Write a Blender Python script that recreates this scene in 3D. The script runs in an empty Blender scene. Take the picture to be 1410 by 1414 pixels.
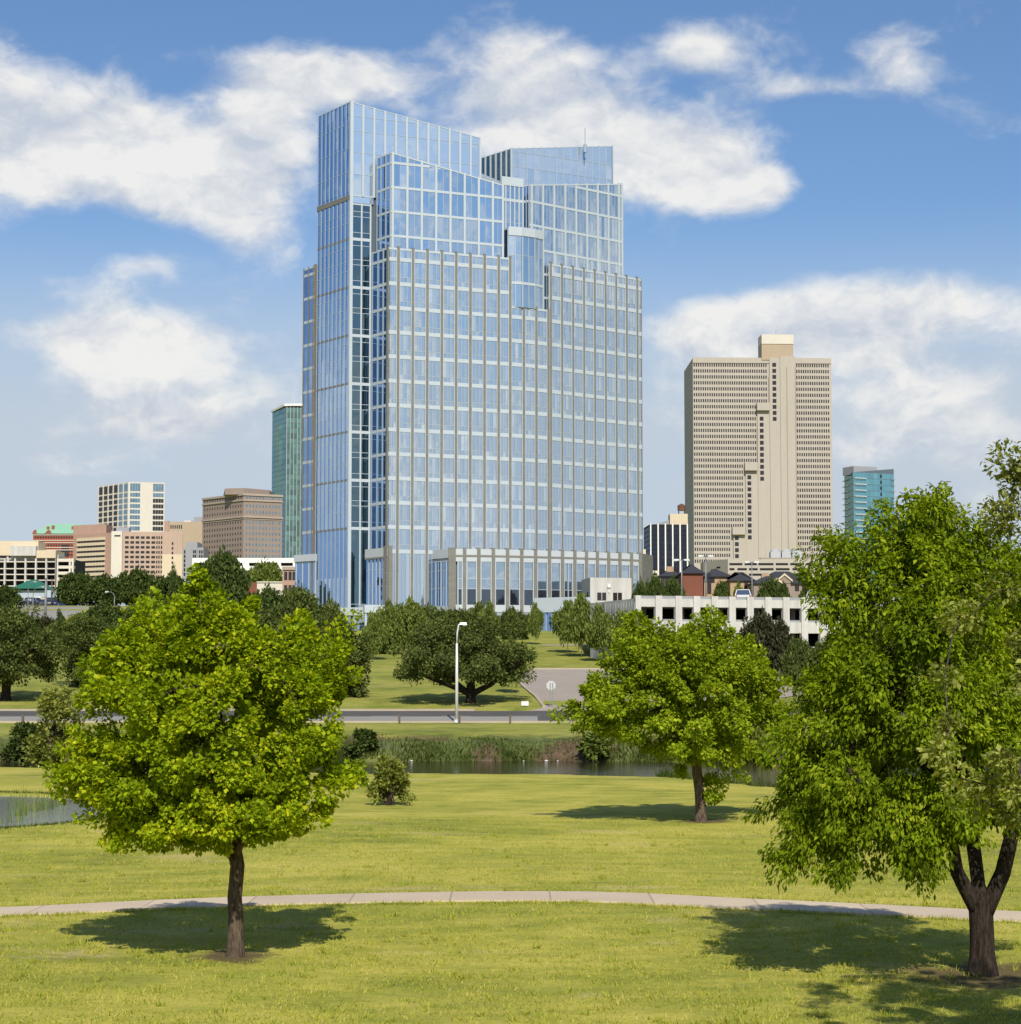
import bpy, math, random
import numpy as np
from mathutils import Vector
SC = bpy.context.scene
COL = SC.collection
R = math.radians
random.seed(7)
rng = np.random.default_rng(7)

# ------------------------------------------------------------------ camera geometry (photo pixels 1410 x 1414)
F = 2900.0; CAMZ = 5.6; HOR = 930.0
PITCH = math.atan((HOR - 707) / F)
_c, _s = math.cos(PITCH), math.sin(PITCH)
def P(px, py, Y):
    """the point at depth Y that the photo shows at (px, py)"""
    xc, yc = (px - 705) / F, (707 - py) / F
    dy, dz = _c - yc * _s, _s + yc * _c
    return (xc * Y / dy, Y, CAMZ + dz * Y / dy)
def PX(px, Y, py=750): return P(px, py, Y)[0]
def PZ(py, Y): return P(705, py, Y)[2]

# ------------------------------------------------------------------ node helpers
class NT:
    def __init__(s, tree): s.t = tree; s.n = tree.nodes; s.l = tree.links; s.n.clear()
    def new(s, typ, ins=None, **kw):
        n = s.n.new(typ)
        for k, v in kw.items(): setattr(n, k, v)
        for k, v in (ins or {}).items():
            sock = n.inputs[k]
            if isinstance(v, bpy.types.NodeSocket): s.l.new(v, sock)
            else: sock.default_value = v
        return n
    def math(s, op, a, b=0.0, c=0.0, clamp=False):
        n = s.new('ShaderNodeMath', {0: a, 1: b, 2: c}, operation=op); n.use_clamp = clamp
        return n.outputs[0]
    def vmath(s, op, a, b=(0, 0, 0), out=0, scale=None):
        ins = {0: a, 1: b}
        if scale is not None: ins = {0: a, 'Scale': scale}
        return s.new('ShaderNodeVectorMath', ins, operation=op).outputs[out]
    def mix(s, fac, a, b, blend='MIX'):
        n = s.n.new('ShaderNodeMix'); n.data_type = 'RGBA'; n.blend_type = blend
        for k, v in ((0, fac), (6, a), (7, b)):
            if isinstance(v, bpy.types.NodeSocket): s.l.new(v, n.inputs[k])
            else: n.inputs[k].default_value = v if k == 0 or len(v) == 4 else (*v, 1)
        return n.outputs[2]
    def noise(s, vec, scale, detail=4, rough=.55, out=0, dist=0.0):
        return s.new('ShaderNodeTexNoise', {'Vector': vec, 'Scale': scale, 'Detail': detail, 'Roughness': rough, 'Distortion': dist}).outputs[out]
    def ramp(s, fac, stops, interp='LINEAR'):
        n = s.new('ShaderNodeValToRGB', {0: fac}); cr = n.color_ramp; cr.interpolation = interp
        while len(cr.elements) < len(stops): cr.elements.new(0.5)
        for e, (p, c) in zip(cr.elements, stops):
            e.position = p; e.color = c if len(c) == 4 else (*c, 1)
        return n.outputs[0]
    def maprange(s, v, a, b, c=0.0, d=1.0, smooth=True):
        n = s.new('ShaderNodeMapRange', {0: v, 1: a, 2: b, 3: c, 4: d}); n.interpolation_type = 'SMOOTHSTEP' if smooth else 'LINEAR'
        return n.outputs[0]

MATS = {}
def mat(name):
    m = bpy.data.materials.new(name); m.use_nodes = True
    MATS[name] = m
    return m, NT(m.node_tree)
def finish(nt, shader):
    o = nt.new('ShaderNodeOutputMaterial'); nt.l.new(shader, o.inputs[0])

def surf(name, col, rough=.7, var=.18, scale=.6, fine=6.0, bump=.15, metal=0.0, spec=.3, streak=0.0, island=0.0):
    """plain weathered surface: two noise scales vary colour, light bump, optional vertical rain streaks"""
    m, nt = mat(name)
    co = nt.new('ShaderNodeTexCoord').outputs['Object']
    geo = nt.new('ShaderNodeNewGeometry')
    pos = geo.outputs['Position']
    a = nt.noise(pos, scale, 5, .6); b = nt.noise(pos, fine, 3, .6)
    f = nt.math('ADD', nt.math('MULTIPLY', nt.math('SUBTRACT', a, .5), var * 2.2), nt.math('MULTIPLY', nt.math('SUBTRACT', b, .5), var * 1.2))
    if streak:
        sv = nt.vmath('MULTIPLY', pos, (1.2, 1.2, .05))
        f = nt.math('ADD', f, nt.math('MULTIPLY', nt.math('SUBTRACT', nt.noise(sv, 1.0, 4, .6), .5), streak * 2))
    if island:
        f = nt.math('ADD', f, nt.math('MULTIPLY', nt.math('SUBTRACT', geo.outputs['Random Per Island'], .5), island * 2))
    k = nt.math('ADD', 1.0, f)
    c = nt.vmath('SCALE', tuple(col), scale=k)
    bs = nt.new('ShaderNodeBsdfPrincipled', {'Base Color': c, 'Roughness': rough, 'Metallic': metal, 'Specular IOR Level': spec})
    if bump:
        bp = nt.new('ShaderNodeBump', {'Strength': bump, 'Distance': .05, 'Height': b})
        nt.l.new(bp.outputs[0], bs.inputs['Normal'])
    finish(nt, bs.outputs[0])
    return m

def brick(name, c1, c2, mortar, bw=.24, bh=.08, var=.2):
    """brick courses in world space on upright walls"""
    m, nt = mat(name)
    pos = nt.new('ShaderNodeNewGeometry').outputs['Position']
    sp = nt.new('ShaderNodeSeparateXYZ', {0: pos})
    u = nt.math('ADD', sp.outputs[0], nt.math('MULTIPLY', sp.outputs[1], .8))
    v = nt.new('ShaderNodeCombineXYZ', {0: u, 1: sp.outputs[2], 2: 0.0}).outputs[0]
    bt = nt.new('ShaderNodeTexBrick', {'Vector': v, 'Color1': (*c1, 1), 'Color2': (*c2, 1), 'Mortar': (*mortar, 1), 'Scale': 1.0, 'Mortar Size': .008, 'Brick Width': bw, 'Row Height': bh})
    a = nt.noise(pos, .35, 5, .6)
    c = nt.vmath('SCALE', bt.outputs[0], scale=nt.math('ADD', 1 - var, nt.math('MULTIPLY', a, var * 2)))
    bs = nt.new('ShaderNodeBsdfPrincipled', {'Base Color': c, 'Roughness': .85, 'Specular IOR Level': .2})
    finish(nt, bs.outputs[0])
    return m

def glass(name, tint, body, refl=.6, wob=.012, rough=.015, var=.25, dirt=.06, blind=None):
    """coated facade glass: strong sky reflection over a dark body, every pane tilted a hair differently"""
    m, nt = mat(name)
    geo = nt.new('ShaderNodeNewGeometry'); rnd = geo.outputs['Random Per Island']
    wn = nt.new('ShaderNodeTexWhiteNoise', {'W': nt.math('MULTIPLY', rnd, 731.7)}, noise_dimensions='1D').outputs[1]
    off = nt.vmath('SCALE', nt.vmath('SUBTRACT', wn, (.5, .5, .5)), scale=wob * 2)
    wave = nt.new('ShaderNodeTexNoise', {'Vector': geo.outputs['Position'], 'Scale': .55, 'Detail': 1.0}).outputs[1]
    off2 = nt.vmath('SCALE', nt.vmath('SUBTRACT', wave, (.5, .5, .5)), scale=wob * 1.6)
    nrm = nt.vmath('NORMALIZE', nt.vmath('ADD', nt.vmath('ADD', geo.outputs['Normal'], off), off2))
    rnd2 = nt.new('ShaderNodeTexWhiteNoise', {'W': nt.math('MULTIPLY', rnd, 311.3)}, noise_dimensions='1D').outputs[0]
    k = nt.math('ADD', 1 - var * .5, nt.math('MULTIPLY', rnd2, var))
    gl = nt.new('ShaderNodeBsdfGlossy', {'Color': nt.vmath('SCALE', tuple(tint), scale=nt.math('ADD', 1 - var * .3, nt.math('MULTIPLY', rnd2, var * .3))), 'Roughness': rough, 'Normal': nrm})
    bcol = nt.vmath('SCALE', tuple(body), scale=k)
    if blind:
        bcol = nt.mix(nt.math('GREATER_THAN', rnd2, blind[1]), bcol, (*blind[0], 1))
    df = nt.new('ShaderNodeBsdfDiffuse', {'Color': bcol})
    fr = nt.new('ShaderNodeFresnel', {'IOR': 1.5, 'Normal': nrm}).outputs[0]
    f = nt.math('ADD', refl, nt.math('MULTIPLY', fr, 1 - refl), clamp=True)
    f = nt.math('MULTIPLY', f, nt.math('SUBTRACT', 1.0, nt.math('MULTIPLY', nt.noise(geo.outputs['Position'], 3.0, 3), dirt)))
    mx = nt.new('ShaderNodeMixShader', {0: f, 1: df.outputs[0], 2: gl.outputs[0]})
    finish(nt, mx.outputs[0])
    return m

def leafmat(name, stops, trans=.35, gloss=.05, tcol=None, gain=1.0):
    m, nt = mat(name)
    geo = nt.new('ShaderNodeNewGeometry')
    big = nt.noise(geo.outputs['Position'], .9, 2, .5)
    f = nt.math('ADD', nt.math('MULTIPLY', geo.outputs['Random Per Island'], .65), nt.math('MULTIPLY', nt.math('SUBTRACT', big, .32), .95), clamp=True)
    c = nt.ramp(f, [(p_, tuple(k_ * gain for k_ in c_)) for p_, c_ in stops])
    df = nt.new('ShaderNodeBsdfDiffuse', {'Color': c})
    tc = nt.mix(1.0, c, (*(tcol or (1.5, 1.35, .5)), 1), 'MULTIPLY')
    tr = nt.new('ShaderNodeBsdfTranslucent', {'Color': tc})
    mx = nt.new('ShaderNodeMixShader', {0: trans, 1: df.outputs[0], 2: tr.outputs[0]})
    gl = nt.new('ShaderNodeBsdfGlossy', {'Color': (.8, .85, .6, 1), 'Roughness': .6})
    m2 = nt.new('ShaderNodeMixShader', {0: gloss * .35, 1: mx.outputs[0], 2: gl.outputs[0]})
    finish(nt, m2.outputs[0])
    return m

# ------------------------------------------------------------------ mesh helpers
class MB:
    def __init__(s): s.v = []; s.f = []; s.m = []
    def face(s, pts, mi=0):
        b = len(s.v); s.v.extend([tuple(p) for p in pts]); s.f.append(tuple(range(b, b + len(pts)))); s.m.append(mi)
    def hexa(s, a, mi=0, skip=()):
        """a: 8 points, bottom ring 0-3 and top ring 4-7"""
        b = len(s.v); s.v.extend([tuple(p) for p in a])
        for k, q in enumerate(((3, 2, 1, 0), (4, 5, 6, 7), (0, 1, 5, 4), (1, 2, 6, 5), (2, 3, 7, 6), (3, 0, 4, 7))):
            if k in skip: continue
            s.f.append(tuple(b + i for i in q)); s.m.append(mi)
    def box(s, x0, x1, y0, y1, z0, z1, mi=0):
        s.hexa([(x0, y0, z0), (x1, y0, z0), (x1, y1, z0), (x0, y1, z0), (x0, y0, z1), (x1, y0, z1), (x1, y1, z1), (x0, y1, z1)], mi)
    def prism(s, poly, z0, z1, mi=0, cap=True):
        """poly: 2-D points counter-clockwise; z0, z1 numbers or per-point lists"""
        n = len(poly)
        zb = z0 if hasattr(z0, '__len__') else [z0] * n
        zt = z1 if hasattr(z1, '__len__') else [z1] * n
        area = sum(poly[i][0] * poly[(i + 1) % n][1] - poly[(i + 1) % n][0] * poly[i][1] for i in range(n))
        if area < 0: poly = poly[::-1]; zb = zb[::-1]; zt = zt[::-1]
        b = len(s.v)
        s.v.extend([(p[0], p[1], z) for p, z in zip(poly, zb)]); s.v.extend([(p[0], p[1], z) for p, z in zip(poly, zt)])
        for i in range(n):
            j = (i + 1) % n
            s.f.append((b + i, b + j, b + n + j, b + n + i)); s.m.append(mi)
        if cap:
            s.f.append(tuple(b + n + i for i in range(n))); s.m.append(mi)
            s.f.append(tuple(b + i for i in reversed(range(n)))); s.m.append(mi)
    def tube(s, pts, rad, n=8, mi=0, cap=True):
        pts = [Vector(p) for p in pts]
        rings = []
        for i, p in enumerate(pts):
            d = (pts[min(i + 1, len(pts) - 1)] - pts[max(i - 1, 0)])
            d = d.normalized() if d.length > 1e-9 else Vector((0, 0, 1))
            ref = Vector((1, 0, 0)) if abs(d.x) < .8 else Vector((0, 1, 0))
            a = d.cross(ref).normalized(); c = d.cross(a)
            r = rad[i] if hasattr(rad, '__len__') else rad
            b = len(s.v)
            for k in range(n):
                t = 2 * math.pi * k / n
                s.v.append(tuple(p + a * (r * math.cos(t)) + c * (r * math.sin(t))))
            rings.append(b)
        for i in range(len(rings) - 1):
            for k in range(n):
                k2 = (k + 1) % n
                s.f.append((rings[i] + k, rings[i + 1] + k, rings[i + 1] + k2, rings[i] + k2)); s.m.append(mi)
        if cap:
            s.f.append(tuple(rings[0] + k for k in range(n))); s.m.append(mi)
            s.f.append(tuple(rings[-1] + k for k in reversed(range(n)))); s.m.append(mi)
    def add(s, o):
        b = len(s.v); s.v.extend(o.v); s.f.extend([tuple(i + b for i in f) for f in o.f]); s.m.extend(o.m)
    def build(s, name, mats, parent=None, smooth=False, **props):
        return link(name, s.v, s.f, mats, parent, smooth, s.m, **props)

def root_of(o):
    while o.parent is not None: o = o.parent
    return o
def link(name, v, f, mats, parent=None, smooth=False, mi=None, **props):
    if not isinstance(mats, (list, tuple)): mats = [mats]
    off = root_of(parent).location if parent is not None else Vector((0, 0, 0))
    if len(v): v = np.asarray(v, dtype=np.float64) - np.array(off)
    me = bpy.data.meshes.new(name)
    me.from_pydata(v.tolist() if len(v) else [], [], f)
    for m in mats: me.materials.append(m)
    if mi is not None and len(mats) > 1: me.polygons.foreach_set('material_index', np.asarray(mi, dtype=np.int32))
    if smooth: me.polygons.foreach_set('use_smooth', np.ones(len(me.polygons), dtype=bool))
    me.update()
    o = bpy.data.objects.new(name, me); COL.objects.link(o)
    if parent is not None: o.parent = parent
    for k, val in props.items(): o[k] = val
    return o
def npmesh(name, V, Q, mats, parent=None, off=None, **props):
    """V (n,3), Q (m,4) numpy -> mesh object"""
    if off is None: off = np.array(root_of(parent).location) if parent is not None else np.zeros(3)
    me = bpy.data.meshes.new(name)
    V = (V - off).astype(np.float32)
    me.vertices.add(len(V)); me.vertices.foreach_set('co', V.ravel())
    k = Q.shape[1]
    me.loops.add(Q.size); me.loops.foreach_set('vertex_index', Q.ravel().astype(np.int32))
    me.polygons.add(len(Q)); me.polygons.foreach_set('loop_start', np.arange(0, Q.size, k, dtype=np.int32))
    try: me.polygons.foreach_set('loop_total', np.full(len(Q), k, dtype=np.int32))
    except Exception: pass
    for m in (mats if isinstance(mats, (list, tuple)) else [mats]): me.materials.append(m)
    me.update(calc_edges=True); me.validate()
    o = bpy.data.objects.new(name, me); COL.objects.link(o)
    if parent is not None: o.parent = parent
    for kk, val in props.items(): o[kk] = val
    return o
def thing(name, label, cat, loc=(0, 0, 0), group=None):
    o = bpy.data.objects.new(name, None); COL.objects.link(o); o.location = loc; o.empty_display_size = .3
    o['label'] = label; o['category'] = cat
    if group: o['group'] = group
    return o
def dup(root, loc, rotz=0.0, scale=(1, 1, 1), label=None, group=None, swap=None):
    r = root.copy(); COL.objects.link(r); r.location = loc; r.rotation_euler = (0, 0, rotz); r.scale = scale
    if label: r['label'] = label
    if group: r['group'] = group
    for ch in list(root.children):
        c = ch.copy(); COL.objects.link(c); c.parent = r
        if swap and ch.name.split('.')[0] in swap:
            c.material_slots[0].link = 'OBJECT'; c.material_slots[0].material = swap[ch.name.split('.')[0]]
        for g in list(ch.children):
            d = g.copy(); COL.objects.link(d); d.parent = c
    return r

# ------------------------------------------------------------------ terrain
def ss(a, b, x):
    t = np.clip((x - a) / (b - a), 0, 1); return t * t * (3 - 2 * t)
NX = [-400, -45, -31, -8.3, 3, 8.9, 13, 24, 60, 400]
NY = [140, 134, 129, 118, 119, 115, 106, 98, 92, 80]
def near_edge(x): return np.interp(x, NX, NY)
PROF_Y = [150, 151.2, 153.6, 155, 165, 174.5, 175, 188, 189, 193, 300, 345, 400, 700, 1500, 20000]
PROF_Z = [-1.2, -.5, .75, 1.1, 1.3, 1.5, 1.55, 2.25, 2.5, 2.9, 9.7, 12.6, 14.2, 22, 30, 30]
POND = (-26.3, 86.5, 10.4, 12.6)
def terrain(x, y):
    x = np.asarray(x, dtype=float); y = np.asarray(y, dtype=float)
    wob = .9 * np.sin(x * .31 + 1.3) + .5 * np.sin(x * .83)
    far = np.interp(y - np.where((y > 145) & (y < 172), wob * .8 * (1 - ss(160, 172, y)), 0), PROF_Y, PROF_Z)
    left = ss(-26, -62, x) * ss(312, 388, y) * 4.2
    far = far + left
    ne = near_edge(x) + .35 * np.sin(x * .9) + .2 * np.sin(x * 2.3)
    park = .07 * np.sin(x * .21 + y * .13) + .05 * np.sin(x * .11 - y * .23 + 1) - .07 * ss(30, 45, y) * 0
    park = park + 3.95 * ss(26, 0, y)
    pr = np.sqrt(((x - POND[0]) / POND[2]) ** 2 + ((y - POND[1]) / POND[3]) ** 2)
    park = park * ss(1.0, 1.4, pr) - 1.0 * ss(1.06, .8, pr)
    bank = -1.7 * ss(0, 4.5, y - ne)
    z = np.where(y < ne + 4.5, park + bank, np.where(y < 150 - 4, -1.7, far))
    z = np.where((y >= ne + 4.5) & (y >= 146) & (y < 150), -1.7 + .5 * ss(146, 150, y), z)
    return z
def gz(x, y): return float(terrain(x, y))
SKY_TINT = (.78, .92, 1.08)
HAZE_E0, HAZE_E1, HAZE_A, HAZE_C = .11, .225, .94, (5.4, 6.1, 6.95)
G_DARK, G_MID, G_YEL, G_DRY, G_STRAW = (.14, .175, .028), (.33, .335, .056), (.50, .45, .088), (.56, .47, .14), (.55, .43, .23)
BLOBS = [(230, 215, 300, 120, .11), (480, 130, 160, 80, .12), (760, 150, 170, 90, .12), (1230, 430, 320, 60, .13), (150, 450, 230, 60, .03), (30, 190, 150, 85, .33), (160, 180, 60, 60, .2), (310, 235, 120, 70, .36), (385, 110, 90, 45, .27), (505, 100, 100, 45, .2), (360, 330, 75, 45, .22),
 (740, 80, 75, 60, .2), (750, 165, 120, 60, .3), (930, 222, 130, 58, .4), (1050, 262, 65, 30, .3), (960, 72, 50, 26, .24), (1120, 120, 70, 16, .24), (1240, 92, 50, 30, .15),
 (20, 460, 60, 30, .20), (130, 470, 60, 32, .19), (225, 470, 80, 40, .25), (230, 585, 75, 22, .25), (210, 362, 80, 24, .18), (990, 462, 100, 36, .3), (1190, 482, 80, 28, .27),
 (1290, 535, 90, 34, .16), (1220, 622, 100, 24, .16), (1270, 415, 300, 50, .12), (60, 640, 120, 30, .1), (100, 400, 200, 40, .08), (170, 530, 260, 90, .06), (1150, 560, 300, 110, .11), (700, -120, 900, 60, -.1), (1250, 260, 160, 80, -.12), (250, 15, 300, 40, -.1), (1200, 300, 200, 70, -.14), (120, 330, 160, 40, -.1)]
BARE = [(-1.7, 151.2, 1.3, 2.0), (4.3, 151.8, 3.0, 2.3), (-10.6, 153.6, 2.6, 1.2), (-6.8, 154.2, 2.2, .7), (-33.5, 152.0, 3.2, 3.0), (11.6, 152.6, 1.6, 1.6), (-27, 151.2, 2.0, 1.8), (20, 151.5, 2.2, 1.6), (-44, 152.5, 3.0, 2.0), (-18, 151.3, 1.6, 1.4)]
MULCH = [(-5.6, 42.7, 1.15), (7.4, 80.4, 1.3), (8.95, 39.6, 2.3)]
# ------------------------------------------------------------------ camera, sun, sky
cam_d = bpy.data.cameras.new('camera'); cam = bpy.data.objects.new('camera', cam_d); COL.objects.link(cam)
cam.location = (0, 0, CAMZ); cam.rotation_euler = (math.pi / 2 + PITCH, 0, 0)
cam_d.sensor_fit = 'HORIZONTAL'; cam_d.sensor_width = 36; cam_d.lens = 36 * F / 1410
cam_d.clip_start = .5; cam_d.clip_end = 30000
SC.camera = cam
SC.view_settings.view_transform = 'Standard'; SC.view_settings.look = 'None'
SC.view_settings.exposure = 0; SC.view_settings.gamma = 1
SC.cycles.max_bounces = 6; SC.cycles.diffuse_bounces = 3; SC.cycles.glossy_bounces = 4; SC.cycles.transmission_bounces = 3
SC.cycles.transparent_max_bounces = 4; SC.cycles.caustics_reflective = False; SC.cycles.caustics_refractive = False
SC.cycles.use_denoising = True
SUN_EL, SUN_AZ = R(40), R(173)          # azimuth clockwise from +Y: behind the camera, a little to the right
S = Vector((math.sin(SUN_AZ) * math.cos(SUN_EL), math.cos(SUN_AZ) * math.cos(SUN_EL), math.sin(SUN_EL)))
sd = bpy.data.lights.new('sun', 'SUN'); sd.energy = 4.8; sd.angle = R(.53); sd.color = (1, .93, .82)
so = bpy.data.objects.new('sun', sd); COL.objects.link(so); so.rotation_euler = S.to_track_quat('Z', 'Y').to_euler(); so.location = (0, -20, 60)

W = bpy.data.worlds.new('World'); SC.world = W; W.use_nodes = True
nt = NT(W.node_tree)
sky = nt.new('ShaderNodeTexSky', sky_type='NISHITA', sun_disc=False, sun_elevation=SUN_EL, sun_rotation=SUN_AZ, altitude=200, air_density=1.0, dust_density=.6, ozone_density=2.2)
gen = nt.new('ShaderNodeTexCoord').outputs['Generated']
sp = nt.new('ShaderNodeSeparateXYZ', {0: gen})
el = nt.math('ARCSINE', sp.outputs[2]); az = nt.math('ARCTAN2', sp.outputs[0], sp.outputs[1])
q = nt.new('ShaderNodeCombineXYZ', {0: az, 1: el, 2: 0.0}).outputs[0]
nvec = nt.vmath('MULTIPLY', gen, (1.0, 1.0, 1.55))
warp = nt.vmath('SCALE', nt.vmath('SUBTRACT', nt.noise(nvec, 22, 3, .5, out=1), (.5, .5, .5)), scale=.03)
nvec = nt.vmath('ADD', nvec, warp)
def fbm(v):
    a = nt.noise(v, 12, 10, .57); b = nt.noise(v, 46, 5, .55)
    return nt.math('ADD', nt.math('MULTIPLY', a, .86), nt.math('MULTIPLY', b, .14))
n0 = fbm(nvec)
n1 = fbm(nt.vmath('ADD', nvec, (.004, -.002, .016)))
def blob(px, py, rx, ry, amp):
    p = P(px, py, 1.0); v = Vector((p[0], p[1], p[2] - CAMZ)).normalized()
    a0, e0 = math.atan2(v.x, v.y), math.asin(v.z)
    d = nt.vmath('MULTIPLY', nt.vmath('SUBTRACT', q, (a0, e0, 0)), (F / rx, F / ry, 0))
    r2 = nt.vmath('DOT_PRODUCT', d, d, out=1)
    return nt.math('MULTIPLY', nt.math('POWER', 2.718, nt.math('MULTIPLY', r2, -1.0)), amp)
#BLOBS
tot = None
for b in BLOBS:
    g = blob(*b); tot = g if tot is None else nt.math('ADD', tot, g)
ahead = nt.maprange(nt.math('ABSOLUTE', az), .30, .55)      # away from the view: scattered fair-weather cumulus
lowel = nt.maprange(el, .5, .05)
tot = nt.math('ADD', tot, nt.math('MULTIPLY', ahead, nt.math('MULTIPLY', lowel, .13)))
dens = nt.math('ADD', n0, nt.math('SUBTRACT', tot, .60))
edge = nt.maprange(dens, -.06, .20)
core = nt.maprange(dens, .04, .34)
grad = nt.math('MULTIPLY', nt.math('SUBTRACT', n1, n0), 6.0)         # thicker cloud towards the light = shaded side
lit = nt.maprange(nt.math('SUBTRACT', .66, nt.math('ADD', grad, nt.math('MULTIPLY', core, .05))), .1, 1.0, 0.0, 1.0, False)
ccol = nt.mix(lit, (5.7, 6.2, 7.05, 1), (9.0, 8.9, 8.6, 1))
skyc = nt.mix(1.0, sky.outputs[0], (*SKY_TINT, 1), 'MULTIPLY')
haze = nt.maprange(el, HAZE_E1, HAZE_E0)
hn = nt.math('ADD', .75, nt.math('MULTIPLY', nt.noise(nt.vmath('MULTIPLY', gen, (1, 1, 3.5)), 7, 5, .55), .5))
skyc = nt.mix(nt.math('MULTIPLY', nt.math('MULTIPLY', haze, hn), HAZE_A, clamp=True), skyc, (*HAZE_C, 1))
full = nt.mix(nt.math('MULTIPLY', edge, .93), skyc, ccol)
ground_c = nt.maprange(el, -.02, .0)
full = nt.mix(ground_c, (.9, 1.0, .5, 1), full)
bg = nt.new('ShaderNodeBackground', {'Color': full, 'Strength': .1})
wo = nt.new('ShaderNodeOutputWorld'); nt.l.new(bg.outputs[0], wo.inputs[0])
try: W.cycles.sampling_method = 'MANUAL'; W.cycles.sample_map_resolution = 1024
except Exception: pass

# ------------------------------------------------------------------ ground sheet
m, nt = mat('grass_ground')
pos = nt.new('ShaderNodeNewGeometry').outputs['Position']
flat = nt.vmath('MULTIPLY', pos, (1, 1, 0))
big = nt.noise(flat, .11, 5, .6); mid = nt.noise(flat, .55, 5, .65); fine = nt.noise(flat, 5.0, 4, .7)
stk = nt.noise(nt.vmath('MULTIPLY', flat, (.5, 1.15, 1)), .8, 4, .6)
tiny = nt.noise(flat, 26, 3, .7)
f = nt.math('ADD', nt.math('MULTIPLY', big, .45), nt.math('ADD', nt.math('MULTIPLY', mid, .25), nt.math('MULTIPLY', stk, .3)))
c = nt.ramp(f, [(.33, G_DARK), (.46, G_MID), (.56, G_YEL), (.70, G_DRY)])
dry = nt.maprange(nt.noise(nt.vmath('MULTIPLY', flat, (.6, 1.3, 1)), .22, 6, .7), .57, .68)
c = nt.mix(nt.math('MULTIPLY', dry, .55), c, (*G_STRAW, 1))
v = nt.math('ADD', .12, nt.math('ADD', nt.math('MULTIPLY', fine, .9), nt.math('MULTIPLY', tiny, .85)))
c = nt.vmath('SCALE', c, scale=v)
sx = nt.new('ShaderNodeSeparateXYZ', {0: pos})
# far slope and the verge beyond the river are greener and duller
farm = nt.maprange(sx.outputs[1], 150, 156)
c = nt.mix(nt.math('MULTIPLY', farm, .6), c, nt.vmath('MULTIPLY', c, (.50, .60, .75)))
# bare earth on the river banks and pond rim
low = nt.maprange(nt.math('ADD', sx.outputs[2], nt.math('MULTIPLY', mid, .5)), .12, -.18)
bk = nt.math('MULTIPLY', nt.maprange(sx.outputs[1], 149, 151), nt.maprange(nt.math('ADD', sx.outputs[2], nt.math('MULTIPLY', mid, .9)), 1.75, 1.2))
bk = nt.math('MULTIPLY', bk, nt.maprange(sx.outputs[1], 158, 155))
earth = nt.ramp(nt.noise(pos, 1.1, 5, .7), [(.3, (.07, .046, .03)), (.55, (.14, .09, .06)), (.75, (.21, .145, .10))])
patch = None
for (ax_, ay_, rx_, ry_) in BARE:
    dd = nt.vmath('LENGTH', nt.vmath('MULTIPLY', nt.vmath('SUBTRACT', flat, (ax_, ay_, 0)), (1 / rx_, 1 / ry_, 0)), out=1)
    gg = nt.maprange(nt.math('ADD', dd, nt.math('MULTIPLY', nt.math('SUBTRACT', nt.noise(flat, 1.3, 5, .7), .5), 2.6)), 1.15, .75)
    patch = gg if patch is None else nt.math('MAXIMUM', patch, gg)
weed = nt.vmath('MULTIPLY', c, (.30, .38, .6))
c = nt.mix(nt.math('MAXIMUM', nt.math('MULTIPLY', low, .9), bk), c, nt.mix(nt.math('MULTIPLY', patch, .9), weed, earth))
# worn mulch rings round the trunks, added below once the trees are placed
mulch = None
for (tx, ty, rr) in MULCH:
    d = nt.vmath('DISTANCE', flat, (tx, ty, 0), out=1)
    g = nt.maprange(nt.math('ADD', d, nt.math('MULTIPLY', nt.math('SUBTRACT', nt.noise(flat, 1.4, 4, .7), .5), rr * 1.7)), rr, rr * .45)
    mulch = g if mulch is None else nt.math('MAXIMUM', mulch, g)
soil = nt.ramp(nt.noise(flat, 6, 4, .7), [(.3, (.05, .032, .02)), (.6, (.13, .085, .055)), (.8, (.2, .14, .09))])
c = nt.mix(nt.math('MULTIPLY', mulch, .85), c, soil)
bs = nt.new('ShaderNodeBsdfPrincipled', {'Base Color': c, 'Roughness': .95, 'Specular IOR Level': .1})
bh = nt.math('ADD', nt.math('MULTIPLY', fine, .6), tiny)
bp = nt.new('ShaderNodeBump', {'Strength': .6, 'Distance': .06, 'Height': bh}); nt.l.new(bp.outputs[0], bs.inputs['Normal'])
finish(nt, bs.outputs[0]); M_GROUND = m

ys = np.concatenate([np.arange(-60, 24, 3), np.arange(24, 66, .8), np.arange(66, 134, .7), np.arange(134, 160, .4), np.arange(160, 200, .8), np.arange(200, 420, 4), np.arange(420, 1600, 40), [2000, 3000, 5000, 9000, 16000]])
xs = np.concatenate([[-9000, -4000, -2000, -1000, -600, -350, -220], np.arange(-150, -62, 6), np.arange(-62, 62, .85), np.arange(62, 151, 6), [220, 350, 600, 1000, 2000, 4000, 9000]])
GXX, GYY = np.meshgrid(xs, ys)
GZ = terrain(GXX, GYY)
V = np.stack([GXX, GYY, GZ], -1).reshape(-1, 3)
nx_, ny_ = len(xs), len(ys)
ii, jj = np.meshgrid(np.arange(nx_ - 1), np.arange(ny_ - 1)); a = (jj * nx_ + ii).ravel()
Q = np.stack([a, a + 1, a + nx_ + 1, a + nx_], -1)
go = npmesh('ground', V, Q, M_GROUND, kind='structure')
go.data.polygons.foreach_set('use_smooth', np.ones(len(Q), dtype=bool))

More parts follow.
